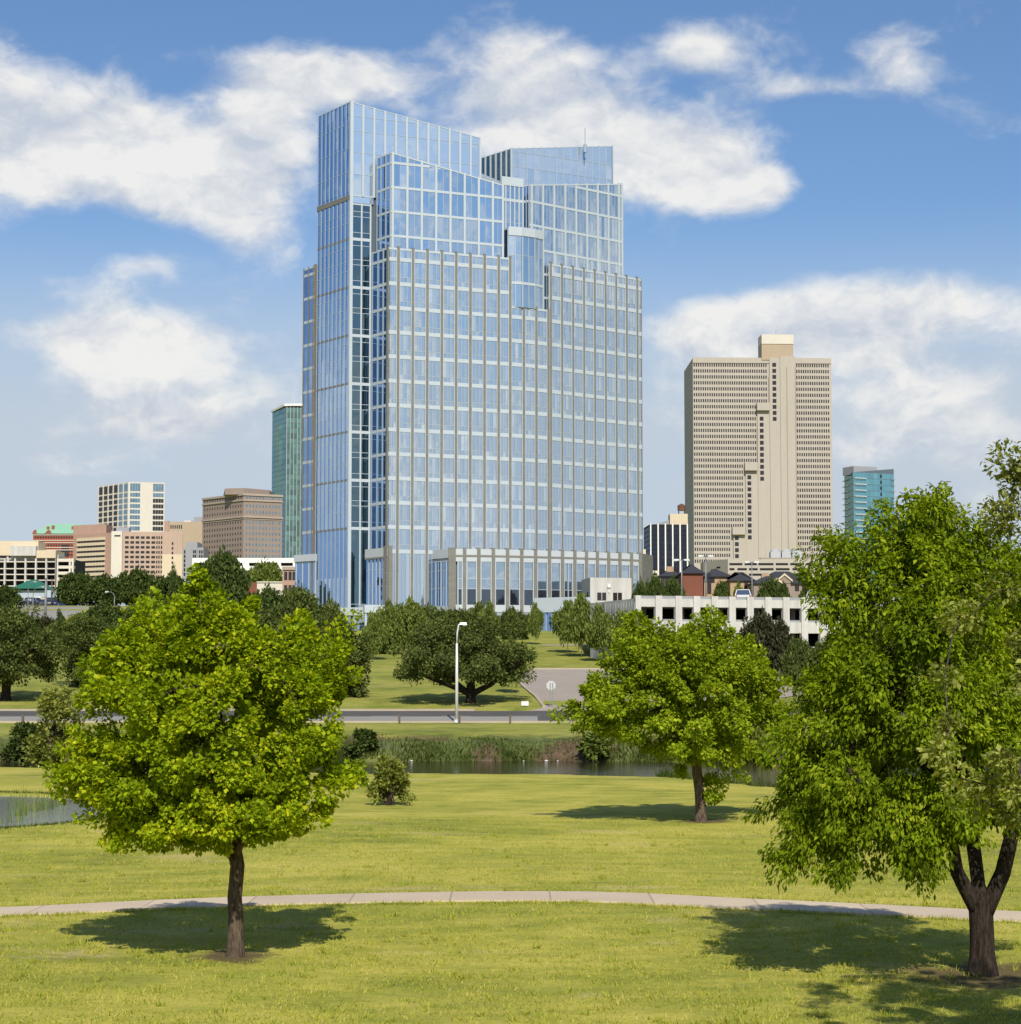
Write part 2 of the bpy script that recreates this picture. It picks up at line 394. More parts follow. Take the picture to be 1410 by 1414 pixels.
def strip(name, center, half, lift, material, step=1.0, nw=4, profile=None, **props):
    """a sheet that follows the terrain along a poly-line"""
    pts = [Vector((p[0], p[1], 0)) for p in center]
    # dense resample (Catmull-Rom)
    out = []
    for i in range(len(pts) - 1):
        p0, p1, p2, p3 = pts[max(i - 1, 0)], pts[i], pts[i + 1], pts[min(i + 2, len(pts) - 1)]
        n = max(2, int((p2 - p1).length / step))
        for k in range(n):
            t = k / n
            out.append(.5 * ((2 * p1) + (p2 - p0) * t + (2 * p0 - 5 * p1 + 4 * p2 - p3) * t * t + (3 * p1 - p0 - 3 * p2 + p3) * t ** 3))
    out.append(pts[-1])
    mb = MB(); rows = []
    for i, p in enumerate(out):
        d = (out[min(i + 1, len(out) - 1)] - out[max(i - 1, 0)]).normalized(); nrm = Vector((-d.y, d.x, 0))
        b = len(mb.v)
        for k in range(nw + 1):
            s_ = -half + 2 * half * k / nw; w = p + nrm * s_
            z = max(gz(w.x, w.y), gz(p.x, p.y) - .02) + lift
            mb.v.append((w.x, w.y, z))
        for e in (0, nw):
            x, y, z = mb.v[b + e]; mb.v.append((x, y, z - .3))
        rows.append(b)
    for i in range(len(rows) - 1):
        r0, r1 = rows[i], rows[i + 1]
        for k in range(nw):
            mb.f.append((r0 + k, r1 + k, r1 + k + 1, r0 + k + 1)); mb.m.append(0)
        mb.f.append((r0 + nw + 1, r1 + nw + 1, r1, r0)); mb.m.append(0)
        mb.f.append((r0 + nw, r1 + nw, r1 + nw + 2, r0 + nw + 2)); mb.m.append(0)
    return mb.build(name, material, **props)

# concrete path with joints along its length
m, nt = mat('path_concrete')
pos = nt.new('ShaderNodeNewGeometry').outputs['Position']; sx = nt.new('ShaderNodeSeparateXYZ', {0: pos})
fx = nt.math('FRACT', nt.math('DIVIDE', nt.math('ADD', sx.outputs[0], 100.7), 2.45))
jt = nt.maprange(nt.math('ABSOLUTE', nt.math('SUBTRACT', fx, .5)), .005, .012, 1, 0)
cell = nt.new('ShaderNodeTexWhiteNoise', {'W': nt.math('FLOOR', nt.math('DIVIDE', nt.math('ADD', sx.outputs[0], 99.475), 2.45))}, noise_dimensions='1D').outputs[0]
cc = nt.vmath('SCALE', (.60, .49, .35), scale=nt.math('ADD', .66, nt.math('ADD', nt.math('MULTIPLY', cell, .16), nt.math('ADD', nt.math('MULTIPLY', nt.noise(pos, .9, 5, .65), .28), nt.math('MULTIPLY', nt.noise(pos, 14, 3), .18)))))
cc = nt.mix(nt.math('MULTIPLY', jt, .45), cc, (.12, .1, .07, 1))
bs = nt.new('ShaderNodeBsdfPrincipled', {'Base Color': cc, 'Roughness': .9, 'Specular IOR Level': .2}); finish(nt, bs.outputs[0])
PATH = [(-60, 42), (-30, 46.2), (-18, 48.6), (-12.15, 50.0), (-8.2, 51.9), (-3.7, 52.6), (1.7, 52.3), (5.2, 50.8), (8.5, 49.7), (11.8, 48.7), (20, 47.2), (40, 44), (60, 42)]
strip('path', PATH, .95, .045, m, kind='structure')

def water(name, col, rough, bumpd, scale, spec=.5):
    m, nt = mat(name)
    pos = nt.new('ShaderNodeNewGeometry').outputs['Position']
    h = nt.noise(nt.vmath('MULTIPLY', pos, (1, 2.2, 1)), scale, 4, .6)
    bp = nt.new('ShaderNodeBump', {'Strength': .5, 'Distance': bumpd, 'Height': h})
    bs = nt.new('ShaderNodeBsdfPrincipled', {'Base Color': (*col, 1), 'Roughness': rough, 'IOR': 1.33, 'Specular IOR Level': spec, 'Normal': bp.outputs[0]})
    finish(nt, bs.outputs[0]); return m
mb = MB()
wx = list(np.arange(-200, 201, 4.0))
for a_, b_ in zip(wx[:-1], wx[1:]):
    mb.face([(a_, float(near_edge(a_)) + .3, -.65), (b_, float(near_edge(b_)) + .3, -.65), (b_, 153.2, -.65), (a_, 153.2, -.65)])
mb.build('river_water', water('river_water', (.028, .024, .014), .08, .03, 2.2), kind='structure')
mb = MB()
ring = [(POND[0] + POND[2] * 1.03 * math.cos(t), POND[1] + POND[3] * 1.03 * math.sin(t), -.09) for t in np.linspace(0, 2 * math.pi, 48, endpoint=False)]
mb.face(ring)
mb.build('pond_water', water('pond_water', (.30, .325, .33), .06, .006, 3.0, .28), kind='structure')  # pale base colour stands in for the sky's reflection

# road along the far bank: concrete near lanes, darker far lanes, kerbs, broken lane line
M_ASPH = surf('road_asphalt', (.10, .095, .09), .9, .25, .3, 9, .1)
M_CONC = surf('road_concrete', (.30, .285, .255), .9, .15, .25, 7, .1)
M_KERB = surf('kerb_concrete', (.42, .36, .27), .9, .15, .5, 8, .1)
M_PAINT = surf('road_paint', (.7, .7, .66), .7, .2, 2, 9, .05)
roadx = [(-140, 181.6), (-60, 181.6), (0, 181.6), (60, 181.6), (140, 181.6)]
def sheet(name, x0, x1, y0, y1, lift, material, nx=40, **props):
    mb = MB()
    X = np.linspace(x0, x1, nx + 1); Yv = np.linspace(y0, y1, 5)
    for i in range(nx):
        for j in range(4):
            mb.face([(X[i], Yv[j], gz(X[i], Yv[j]) + lift), (X[i + 1], Yv[j], gz(X[i + 1], Yv[j]) + lift), (X[i + 1], Yv[j + 1], gz(X[i + 1], Yv[j + 1]) + lift), (X[i], Yv[j + 1], gz(X[i], Yv[j + 1]) + lift)])
    return mb.build(name, material, **props)
sheet('road', -160, 160, 175.2, 187.9, .03, M_ASPH, kind='structure')
sheet('road_near_lane', -160, 2.3, 175.6, 181.0, .05, M_CONC, kind='structure')
mb = MB()
for x0 in np.arange(-150, 150, 6.0):
    if x0 > 2: yy = 179.0
    else: yy = 181.25
    mb.face([(x0, yy, gz(x0, yy) + .06), (x0 + 2.6, yy, gz(x0 + 2.6, yy) + .06), (x0 + 2.6, yy + .14, gz(x0, yy + .14) + .06), (x0, yy + .14, gz(x0, yy + .14) + .06)])
mb.build('road_marking_lines', M_PAINT, kind='structure')
mb = MB()
for (x0, x1) in ((-160, -3.2), (13.5, 160)):
    zz = gz(0, 188.1)
    mb.box(x0, x1, 187.95, 188.35, zz - .3, zz + .17)
mb.box(-160, 160, 174.75, 175.15, gz(0, 175) - .3, gz(0, 175) + .13)
mb.build('road_kerb', M_KERB, kind='structure')
# driveway climbing from the road towards the tower
m = surf('driveway_concrete', (.36, .31, .26), .9, .14, .35, 6, .08)
mb = MB()
L_ = [(1.6, 187.7), (3.2, 189.5), (2.6, 200), (1.5, 214), (.9, 226), (1.4, 236), (2.6, 242)]
for (a_, b_) in zip(L_[:-1], L_[1:]):
    xs_ = lambda p: np.linspace(p[0], 34 if p[1] > 205 else 14 + (p[1] - 187.7) * 1.0, 9)
    A_, B_ = xs_(a_), xs_(b_)
    for k in range(8):
        mb.face([(A_[k], a_[1], gz(A_[k], a_[1]) + .05), (A_[k + 1], a_[1], gz(A_[k + 1], a_[1]) + .05), (B_[k + 1], b_[1], gz(B_[k + 1], b_[1]) + .05), (B_[k], b_[1], gz(B_[k], b_[1]) + .05)])
mb.build('driveway', m, kind='structure')
mb = MB()
for (a_, b_) in zip(L_[1:-1], L_[2:]):
    za, zb = gz(*a_), gz(*b_)
    mb.hexa([(a_[0] - .35, a_[1], za - .2), (a_[0] - .02, a_[1], za - .2), (b_[0] - .02, b_[1], zb - .2), (b_[0] - .35, b_[1], zb - .2), (a_[0] - .35, a_[1], za + .16), (a_[0] - .02, a_[1], za + .16), (b_[0] - .02, b_[1], zb + .16), (b_[0] - .35, b_[1], zb + .16)])
z0 = gz(10, 242.3)
mb.hexa([(2.6, 242.02, z0 - .4), (34, 242.02, z0 - .4), (34, 242.5, z0 - .4), (2.6, 242.5, z0 - .4), (2.6, 242.02, z0 + .2), (34, 242.02, z0 + .2), (34, 242.5, z0 + .2), (2.6, 242.5, z0 + .2)])
mb.build('driveway_kerb', M_KERB, kind='structure')
# pavement at the top of the lawn and the sloping street with its parking lot on the far left
sheet('upper_pavement', 4.5, 30, 296, 299, .06, M_KERB, 20, kind='structure')
sheet('side_street', -120, -74, 326, 392, .06, M_CONC, 24, kind='structure')
sheet('parking_lot', -150, -84, 398, 440, .05, M_ASPH, 30, kind='structure')
# ================================================================== the glass office tower
class Fr:
    """an upright facade plane from p0 to p1 (plan points); outward normal faces the camera unless out is given"""
    def __init__(s, p0, p1, out=None):
        s.p0 = Vector((p0[0], p0[1])); s.p1 = Vector((p1[0], p1[1])); d = s.p1 - s.p0
        s.L = d.length; s.u = d / s.L; n = Vector((s.u.y, -s.u.x))
        if n.dot(-s.p0 if out is None else Vector(out)) < 0: n = -n
        s.n = n
    def pt(s, t, d, z):
        p = s.p0 + s.u * t + s.n * d; return (p.x, p.y, z)
    def box(s, mb, t0, t1, d0, d1, z0, z1, mi=0):
        z1 = z1 if hasattr(z1, '__len__') else (z1, z1)
        mb.hexa([s.pt(t0, d1, z0), s.pt(t1, d1, z0), s.pt(t1, d0, z0), s.pt(t0, d0, z0), s.pt(t0, d1, z1[0]), s.pt(t1, d1, z1[1]), s.pt(t1, d0, z1[1]), s.pt(t0, d0, z1[0])], mi)
    def quad(s, mb, t0, t1, d, z0, z1a, z1b=None, mi=0):
        z1b = z1a if z1b is None else z1b
        q = [s.pt(t0, d, z0), s.pt(t1, d, z0), s.pt(t1, d, z1b), s.pt(t0, d, z1a)]
        a = Vector(q[1]) - Vector(q[0]); b = Vector(q[3]) - Vector(q[0]); nn = a.cross(b)
        if nn.x * s.n.x + nn.y * s.n.y < 0: q = q[::-1]
        mb.face(q, mi)

def az(deg): return Vector((math.sin(R(deg)), math.cos(R(deg))))
M_STONE = brick('tower_stone', (.215, .213, .19), (.19, .187, .166), (.13, .128, .115), 1.2, .55, .14)
M_WHITE = surf('tower_white_metal', (.47, .53, .58), .45, .08, .3, 2.5, .03, 0, .5)
M_SILVER = surf('tower_silver_mullion', (.43, .50, .56), .4, .07, .4, 3, 0, .3, .5)
M_DARKF = surf('tower_dark_core', (.10, .13, .16), .6, .1, .4, 3, 0)
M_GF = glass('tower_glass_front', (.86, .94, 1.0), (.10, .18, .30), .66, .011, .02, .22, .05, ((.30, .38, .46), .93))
M_GL = glass('tower_glass_side', (.40, .60, .95), (.025, .07, .17), .62, .010, .015, .25, .05)  # deeper blue than the front: the bluer sky it mirrors is tinted in
M_GB = glass('tower_glass_side_reflection', (.66, .80, .98), (.10, .19, .30), .66, .010, .02, .2, .05)
M_GD = glass('tower_glass_slot', (.35, .5, .58), (.010, .025, .035), .40, .015, .015, .3, .05)  # reflection of the lower block's flank put into the dark tint
M_GP = glass('tower_glass_podium', (.78, .9, 1.0), (.06, .10, .15), .58, .016, .012, .3, .05)
M_GDK = glass('tower_glass_dark', (.5, .62, .75), (.018, .022, .03), .2, .01, .015, .4, .05)  # opaque dark lowest panes, mirrored trees also put into the colour
M_GT = glass('tower_glass_crown', (.90, .95, 1.0), (.36, .45, .54), .55, .008, .02, .14, .04)

tower = thing('office_tower', 'tall blue glass office tower with stepped sloping rooflines and thin stone piers', 'office tower', (0, 370, 12.4))
FH = 4.12; Z0 = 30.4; BASE = 10.5
FLOORS = [Z0 + FH * i for i in range(-1, 18)]
WINS = []       # (size, MB)
PIERS = []
wallmb = MB()   # spandrels, parapets and fins (white metal / silver / stone / dark)

def lerp(a, b, t): return a + (b - a) * t
def facade(fr, zb, zt, ts, floors, colw, cold, colmi, bandh, bandd, gmat, panes=3, split=.2, pierpart=False, mull=.11, colextra=0.0, frame=.0, bandmi=0, top_band=True, glass_d=0.0, winpart=True, panels=None):
    """zt: height or (left, right) for a sloping top.  ts: column centre lines.  panels: extra horizontal seams per floor"""
    ztf = (lambda t: lerp(zt[0], zt[1], t / fr.L)) if hasattr(zt, '__len__') else (lambda t: zt)
    fl = [z for z in floors if z > zb + .5]
    fl = [z for z in fl if z < max(ztf(0), ztf(fr.L)) - 1.0]
    edges = [zb] + fl
    for z in fl:
        a_, b_ = 0.0, fr.L
        if min(ztf(0), ztf(fr.L)) < z + .6:   # a sloping roof cuts the band
            k = (z + .6 - ztf(0)) / (ztf(fr.L) - ztf(0)) * fr.L
            if ztf(0) > ztf(fr.L): b_ = max(0, min(fr.L, k))
            else: a_ = max(0, min(fr.L, k))
        if b_ - a_ > .3: fr.box(wallmb, a_, b_, -.18, bandd, z - bandh / 2, z + bandh / 2, bandmi)
    if top_band: fr.box(wallmb, 0, fr.L, -.15, bandd + .06, min(ztf(0), ztf(fr.L)) - .0 - .55 if not hasattr(zt, '__len__') else zb, 0, 0) if False else None
    for t in ts:
        w = colw
        if t - w / 2 < -.01: a_, b_ = 0.0, w
        elif t + w / 2 > fr.L + .01: a_, b_ = fr.L - w, fr.L
        else: a_, b_ = t - w / 2, t + w / 2
        if pierpart:
            mb = MB(); fr.box(mb, a_, b_, -.12, cold, zb, (ztf(a_) + colextra, ztf(b_) + colextra)); PIERS.append(mb)
            if frame:
                fr.box(wallmb, a_ - frame, a_, -.12, bandd + .03, zb, (ztf(a_) - .1, ztf(a_) - .1), 0)
                fr.box(wallmb, b_, b_ + frame, -.12, bandd + .03, zb, (ztf(b_) - .1, ztf(b_) - .1), 0)
        else:
            fr.box(wallmb, a_, b_, -.12, cold, zb, (ztf(a_) + colextra, ztf(b_) + colextra), colmi)
    # parapet strip along the top edge
    seg = 6
    for k in range(seg):
        a_, b_ = fr.L * k / seg, fr.L * (k + 1) / seg
        mbz = (ztf(a_), ztf(b_))
        wallmb.hexa([fr.pt(a_, bandd * .8, mbz[0] - bandh * .6), fr.pt(b_, bandd * .8, mbz[1] - bandh * .6), fr.pt(b_, -.15, mbz[1] - bandh * .6), fr.pt(a_, -.15, mbz[0] - bandh * .6),
                     fr.pt(a_, bandd * .8, mbz[0] - .04), fr.pt(b_, bandd * .8, mbz[1] - .04), fr.pt(b_, -.15, mbz[1] - .04), fr.pt(a_, -.15, mbz[0] - .04)], bandmi)
    tl = sorted(set([0.0] + list(ts) + [fr.L]))
    for k in range(len(tl) - 1):
        a_, b_ = tl[k], tl[k + 1]
        ca = colw / 2 if tl[k] in ts else .02
        cb = colw / 2 if tl[k + 1] in ts else .02
        if tl[k] in ts and tl[k] < colw / 2: ca = colw
        if tl[k + 1] in ts and tl[k + 1] > fr.L - colw / 2: cb = colw
        a_ += ca + frame; b_ -= cb + frame
        if b_ - a_ < .25: continue
        for i, z in enumerate(edges):
            za = z + (bandh / 2 if i else .05)
            znext = edges[i + 1] - bandh / 2 if i + 1 < len(edges) else None
            ta, tb = ztf(a_) - bandh * .6, ztf(b_) - bandh * .6
            za_top = min(znext, ta) if znext else ta
            zb_top = min(znext, tb) if znext else tb
            if max(za_top, zb_top) < za + .35: continue
            za_top = max(za_top, za + .02); zb_top = max(zb_top, za + .02)
            mb = MB(); n = panes if b_ - a_ > 1.0 else max(1, panes - 1)
            zs = [za] + ([za + split * FH] if split and min(za_top, zb_top) > za + split * FH + .6 else [])
            if panels: zs = [za + q for q in panels if za + q < min(za_top, zb_top) - .3 or q == 0]
            for p in range(n):
                u0, u1 = lerp(a_, b_, p / n), lerp(a_, b_, (p + 1) / n)
                for j, zz in enumerate(zs):
                    if j + 1 < len(zs): t0 = t1 = zs[j + 1]
                    else: t0, t1 = lerp(za_top, zb_top, p / n), lerp(za_top, zb_top, (p + 1) / n)
                    fr.quad(mb, u0, u1, glass_d, zz, t0, t1, 0)
                if p:
                    zt_ = lerp(za_top, zb_top, p / n); fr.box(mb, u0 - mull / 2, u0 + mull / 2, glass_d - .02, glass_d + .07, za, zt_, 1)
            for zz in zs[1:]:
                fr.box(mb, a_, b_, glass_d - .02, glass_d + .05, zz - .05, zz + .05, 1)
            WINS.append(((b_ - a_) * (max(za_top, zb_top) - za), mb, gmat))

AZ_A, AZ_B, AZ_L = 66.0, 49.0, -34.0
uA, uB, uL = az(AZ_A), az(AZ_B), az(AZ_L)
nA = Vector((uA.y, -uA.x)); nB = Vector((uB.y, -uB.x)); nL = Vector((-uL.y, uL.x))
C0 = Vector((PX(535.5, 355), 355.0))
E1 = C0 + uA * 22.85
E2 = E1 + az(58) * 7.9
E3 = E2 + uB * 22.9
TOP_L = 77.7
BW = 2.68
bodies = []
def body(pts, zt, zb=BASE): bodies.append((pts, zb, zt))

# lower block, front (left half): stone piers
ts = [.62 * BW + BW * k for k in range(9)]
ts = [t for t in ts if t < 22.0] + [22.85]
facade(Fr(C0, E1), BASE, TOP_L, ts, FLOORS, .44, .26, 2, .66, .12, M_GF, 3, .2, True, .09, .25, .13)
# its left flank
CL = C0 + uL * 6.1
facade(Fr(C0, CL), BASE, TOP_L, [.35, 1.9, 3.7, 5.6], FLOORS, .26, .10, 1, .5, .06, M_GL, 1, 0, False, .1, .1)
Fr(C0, CL).box(wallmb, -.02, .5, -.1, .22, BASE, TOP_L + .2, 2)
# middle (curved) lower part, two storeys lower
mids = [E1, E1 + az(61) * 2.7, E1 + az(61) * 2.7 + az(58) * 2.6, E2]
for k in range(3):
    f_ = Fr(mids[k], mids[k + 1]); facade(f_, BASE, 69.4, [f_.L], FLOORS, .44, .26, 2, .66, .12, M_GF, 3, .2, True, .09, .25, .13)
# lower block, right half
ts = [.05 + BW * k for k in range(9)]
facade(Fr(E2, E3), BASE, 77.6, [t + .3 for t in ts if t < 22.5] , FLOORS, .40, .22, 2, .66, .12, M_GF, 3, .2, True, .09, .25, .12)
back = Vector((.02, 22.0)); sh = Vector((0, .45))
body([C0 + sh + uA * .3, E1 + sh, E1 + back, CL + back * .5 + sh, CL + sh + Vector((.35, 0))], TOP_L - .5)
body([E1 + sh, mids[1] + sh, mids[2] + sh, E2 + sh, E2 + back, E1 + back], 68.9)
body([E2 + sh, E3 + sh - uB * .3, E3 + Vector((-14, 16)), E2 + back], 77.0)
# right flank of the lower block (turned away)
f_ = Fr(E3, E3 + Vector((-14, 16)), out=uB); facade(f_, BASE, 77.6, [.3 + BW * k for k in range(8)], FLOORS, .5, .3, 2, .9, .12, M_GF, 2, 0, False, .1, .1)

# upper left block with a roof that slopes down to the right
CU = C0 + uA * .75 + uL * .75
U1e = CU + uA * 21.2
CUL = CU + uL * 5.0
facade(Fr(CU, U1e), TOP_L - 1.0, (94.0, 90.4), [.25 + BW * k for k in range(8)] + [20.95], FLOORS, .40, .16, 0, .42, .10, M_GF, 2, 0, False, .09, .08)
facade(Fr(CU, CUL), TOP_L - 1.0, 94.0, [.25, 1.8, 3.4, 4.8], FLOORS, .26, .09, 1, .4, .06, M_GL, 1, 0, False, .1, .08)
bodies.append(([CU + sh + uA * .3, U1e + sh, U1e + Vector((0, 16)), CUL + Vector((.4, 3)), CUL + Vector((.4, .2))], 77.0, [93.4, 89.8, 89.8, 93.4, 93.4]))
# tall blade: 8-bay side, sloping front, dark glazed slot beside the lower block
T0 = Vector((PX(480.3, 358.5), 358.5)); T1 = T0 + uL * 11.56; T2 = T0 + uA * 24.7
f_ = Fr(T0, T1)
tsb = [f_.L * k / 8 for k in range(9)]
two = [z for k, z in enumerate(FLOORS) if k % 2 == 1 and z < 86]
for k in range(8):
    # every bay is split by white fins; the pale half paints their reflection
    pass
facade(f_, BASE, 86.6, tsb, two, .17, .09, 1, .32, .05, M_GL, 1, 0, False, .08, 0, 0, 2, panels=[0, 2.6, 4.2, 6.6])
facade(f_, 87.2, 103.3, tsb, [], .17, .09, 1, .3, .05, M_GL, 1, 0, False, .08, 0, panels=[0, 4.1, 8.2, 12.3])
for k in range(8):   # pale half-panes: the fins' reflection put into the glass colour
    a_ = f_.L * k / 8 + .12
    mb = MB()
    for (za, zb) in [(BASE, 22.0)] + [(z + .2, z + 8.24 - .2) for z in two if z < 80] + [(87.6, 95), (95, 102.9)]:
        f_.quad(mb, a_, a_ + .58, .06, za, zb)
    WINS.append((0, mb, M_GB))
f_.box(wallmb, 0, f_.L, -.1, .14, 86.5, 87.3, 2)
ft = Fr(T0, T2)
slot = CL - T0; sl = slot.dot(uA)
fs = Fr(T0, T0 + uA * sl)
facade(fs, BASE, 86.0, [.35, sl / 2 + .2, sl - .05], two, .28, .10, 0, .5, .08, M_GD, 1, 0, False, .1, 0, panels=[0, .9, 3.6, 4.5, 6.9])
facade(ft, 87.2, (103.3, 99.6), [.35] + [2.35 + 2.03 * k for k in range(11)] + [24.5], [], .34, .18, 0, .3, .08, M_GT, 1, 0, False, .08, 0, panels=[0, 3.7, 7.4, 11.1, 13.6])
facade(Fr(T0, T0 + uA * 4.4), 86.0, 87.4, [], [], .3, .1, 0, .4, .1, M_GT, 1, 0)
bodies.append(([T0 + Vector((.45, .5)), T2 + Vector((0, .6)), T2 + Vector((-6, 9)), T1 + Vector((.5, .2))], BASE, [102.6, 98.9, 98.9, 102.6]))
# thin white corner post of the blade
ft.box(wallmb, -.05, .5, -.2, .3, BASE, 103.4, 0)
# set-back left wing with dark stone return
Wg0 = T1 - uA * .45 + uL * .15; Wg1 = Wg0 + uL * 4.0
facade(Fr(Wg0, Wg1), BASE, 77.0, [.2, 1.95, 3.8], FLOORS, .26, .10, 2, .5, .06, M_GL, 1, 0, False, .1, .1)
Fr(T1, Wg0).box(wallmb, 0, .5, -.4, .1, BASE, 77.3, 3)
bodies.append(([Wg0 + Vector((.3, .1)), T1 + Vector((.4, .1)), T1 + Vector((10, 8)), Wg1 + Vector((9, 7)), Wg1 + Vector((.4, .2))], BASE, 76.5))
# right upper block, roof rising to the right
B0 = E2 - nB * 1.0 - uB * 3.7; B1 = B0 + uB * 23.0
facade(Fr(B0, B1), 69.0, (91.0, 94.6), [.5] + [.5 + BW * k for k in range(1, 9)] + [22.75], FLOORS, .40, .16, 0, .42, .10, M_GF, 3, 0, False, .08, .08)
bodies.append(([B0 + sh, B1 + sh - uB * .3, B1 + Vector((-10, 13)), B0 + Vector((-6, 16))], 68, [90.4, 94.0, 94.0, 90.4]))
# recessed link between the two upper blocks
K0 = U1e + uL * .9; K1 = B0 - uB * .4 - nB * 1.2
fk = Fr(K0, K1); facade(fk, 69.0, 91.9, [fk.L * k / 5 for k in range(6)], [79.84, 88.1], .22, .12, 0, .5, .1, M_GF, 1, 0, False, .1, 0, panels=[0, 4.1])
fk.box(wallmb, 0, fk.L, -.1, .16, 90.6, 92.1, 0)
bodies.append(([K0 + sh, K1 + sh, K1 + Vector((-2, 9)), K0 + Vector((0, 9))], 68, 91.2))
fk2 = Fr(K1, B0); facade(fk2, 69.0, 91.0, [fk2.L * k / 2 for k in range(3)], [79.84, 88.1], .16, .05, 1, .4, .05, M_GL, 1, 0)
# bowed glass lantern that sits on the middle part
Q0 = mids[0] - nA * .1 - uA * .5; Q3 = E2 - nB * .5 - uB * 1.0
q1 = Q0 + (Q3 - Q0) * .36 + nA * .75; q2 = Q0 + (Q3 - Q0) * .72 + nA * .65
lant = [Q0, q1, q2, Q3]
for k in range(3):
    f_ = Fr(lant[k], lant[k + 1]); facade(f_, 69.2, 82.9, [0.05, f_.L / 2, f_.L - .05], [73.4], .14, .1, 1, .45, .12, M_GF, 1, 0, False, .1, 0, panels=[0, 4.6])
    f_.box(wallmb, 0, f_.L, -.2, .2, 81.6, 83.1, 0)
bodies.append(([Q0 + sh, q1 + sh, q2 + sh, Q3 + sh, Q3 + Vector((-1, 4)), Q0 + Vector((0, 4))], 68.5, 82.6))
f_ = Fr(Q0, Q0 + uL * 2.2); facade(f_, 69.2, 82.9, [.05, 2.1], [73.4], .14, .1, 1, .45, .1, M_GL, 1, 0)
# crown box behind
R0 = Vector((PX(707, 375.5, 300), 375.5)); R1 = R0 + az(60) * 21.8; R2 = R0 + uL * 10.4
facade(Fr(R0, R1), 86, (99.5, 102.6), [.1] + [21.8 * k / 14 for k in range(1, 14)] + [21.7], [], .2, .14, 1, .28, .06, M_GT, 1, 0, False, .08, 0, panels=[0, 3.2, 7.2, 10.2, 12.9])
facade(Fr(R0, R2), 86, (99.5, 99.8), [10.4 * k / 6 for k in range(7)], [], .3, .2, 0, .28, .06, M_GD, 1, 0, False, .08, 0, panels=[0, 6])
bodies.append(([R0 + Vector((0, .5)), R1 + Vector((-.3, .4)), R1 + Vector((-8, 12)), R2 + Vector((.3, 1))], 84, [99.0, 102.0, 102.0, 99.3]))
fr_ = Fr(T2 + uA * .0 + Vector((-.2, .8)), R0 + Vector((-.2, 4)) , out=(0, -1)); fr_.box(wallmb, 0, fr_.L, -.3, .3, 84, 93.5, 0)
mast = MB(); pm = P(808, 203, 382); mast.tube([(pm[0], pm[1], pm[2] - 2), (pm[0], pm[1], pm[2] + 3.6)], .09, 6); mast.tube([(pm[0], pm[1], pm[2] - 1), (pm[0], pm[1], pm[2] + .5)], .3, 8)

# ---- podium
PODT = 26.6
# left podium block (corner pier at px 527-537)
A0 = Vector((PX(536.5, 350), 350.0)); A1 = A0 + uL * 7.3
fl_ = Fr(A0, A1)
facade(fl_, 17.0, PODT - 1.5, [1.6, 2.75, 3.95, 5.15, 6.4], [], .2, .10, 0, .4, .06, M_GL, 1, 0, False, .1, 0, panels=[0, 3.2, 6])
fl_.box(wallmb, 0, fl_.L, -.2, .3, PODT - 1.5, PODT, 4); fl_.box(wallmb, 0, fl_.L, -.2, .34, PODT - 1.75, PODT - 1.45, 2)
mb = MB(); f0 = Fr(A0 - uA * .05, A0 + uA * .6); f0.box(mb, -.05, .65, -2.2, .3, BASE, PODT + .3)
fl_.box(mb, 0, 1.05, -.5, .35, BASE, PODT + .3); PIERS.append(mb)
body([A0 + Vector((.3, .5)), A0 + uA * .6 + Vector((0, .4)), A0 + uA * .6 + uL * 6.5, A1 + Vector((.4, .2))], PODT - .4)
# white entrance canopies at street level
def canopy(p0, p1, z0, z1, depth, cols):
    f = Fr(p0, p1); mbx = MB(); f.box(mbx, 0, f.L, -depth, 0, z0, z1)
    mbx.build('canopy', M_WHITE, tower)
    for t in cols:
        mc = MB(); f.box(mc, t - .14, t + .14, -.5, -.2, BASE, z0); mc.build('column', M_WHITE, tower)
    mg = MB()
    for k in range(int(f.L / 1.3)):
        f.quad(mg, k * 1.3, k * 1.3 + 1.26, -depth * .8, BASE, z0)
    WINS.append((0, mg, M_GP))
canopy(Vector((PX(429, 352), 352)), Vector((PX(505, 346.5), 346.5)), 15.2, 16.5, 3.0, [.5, 2.2, 3.9, 5.4, 7.2, 8.8])
canopy(Vector((PX(504, 346), 346)), Vector((PX(533, 347.5), 347.5)), 15.6, 16.9, 3.0, [.3, 3.2])
# left wing podium
G0 = T1 - uA * .2 - uL * .8; G1 = G0 - uA * 1.2 + uL * 5.4
fg = Fr(G0, G1); facade(fg, 12, PODT - 1.3, [.15, 1.9, 3.6, 5.3], [], .22, .1, 0, .4, .1, M_GL, 1, 0, panels=[0, 5])
fg.box(wallmb, 0, fg.L, -.2, .3, PODT - 1.3, PODT - .1, 4)
body([G0 + Vector((.4, .3)), G1 + Vector((.5, .3)), G1 + Vector((8, 4)), G0 + Vector((6, 4))], PODT - .6)
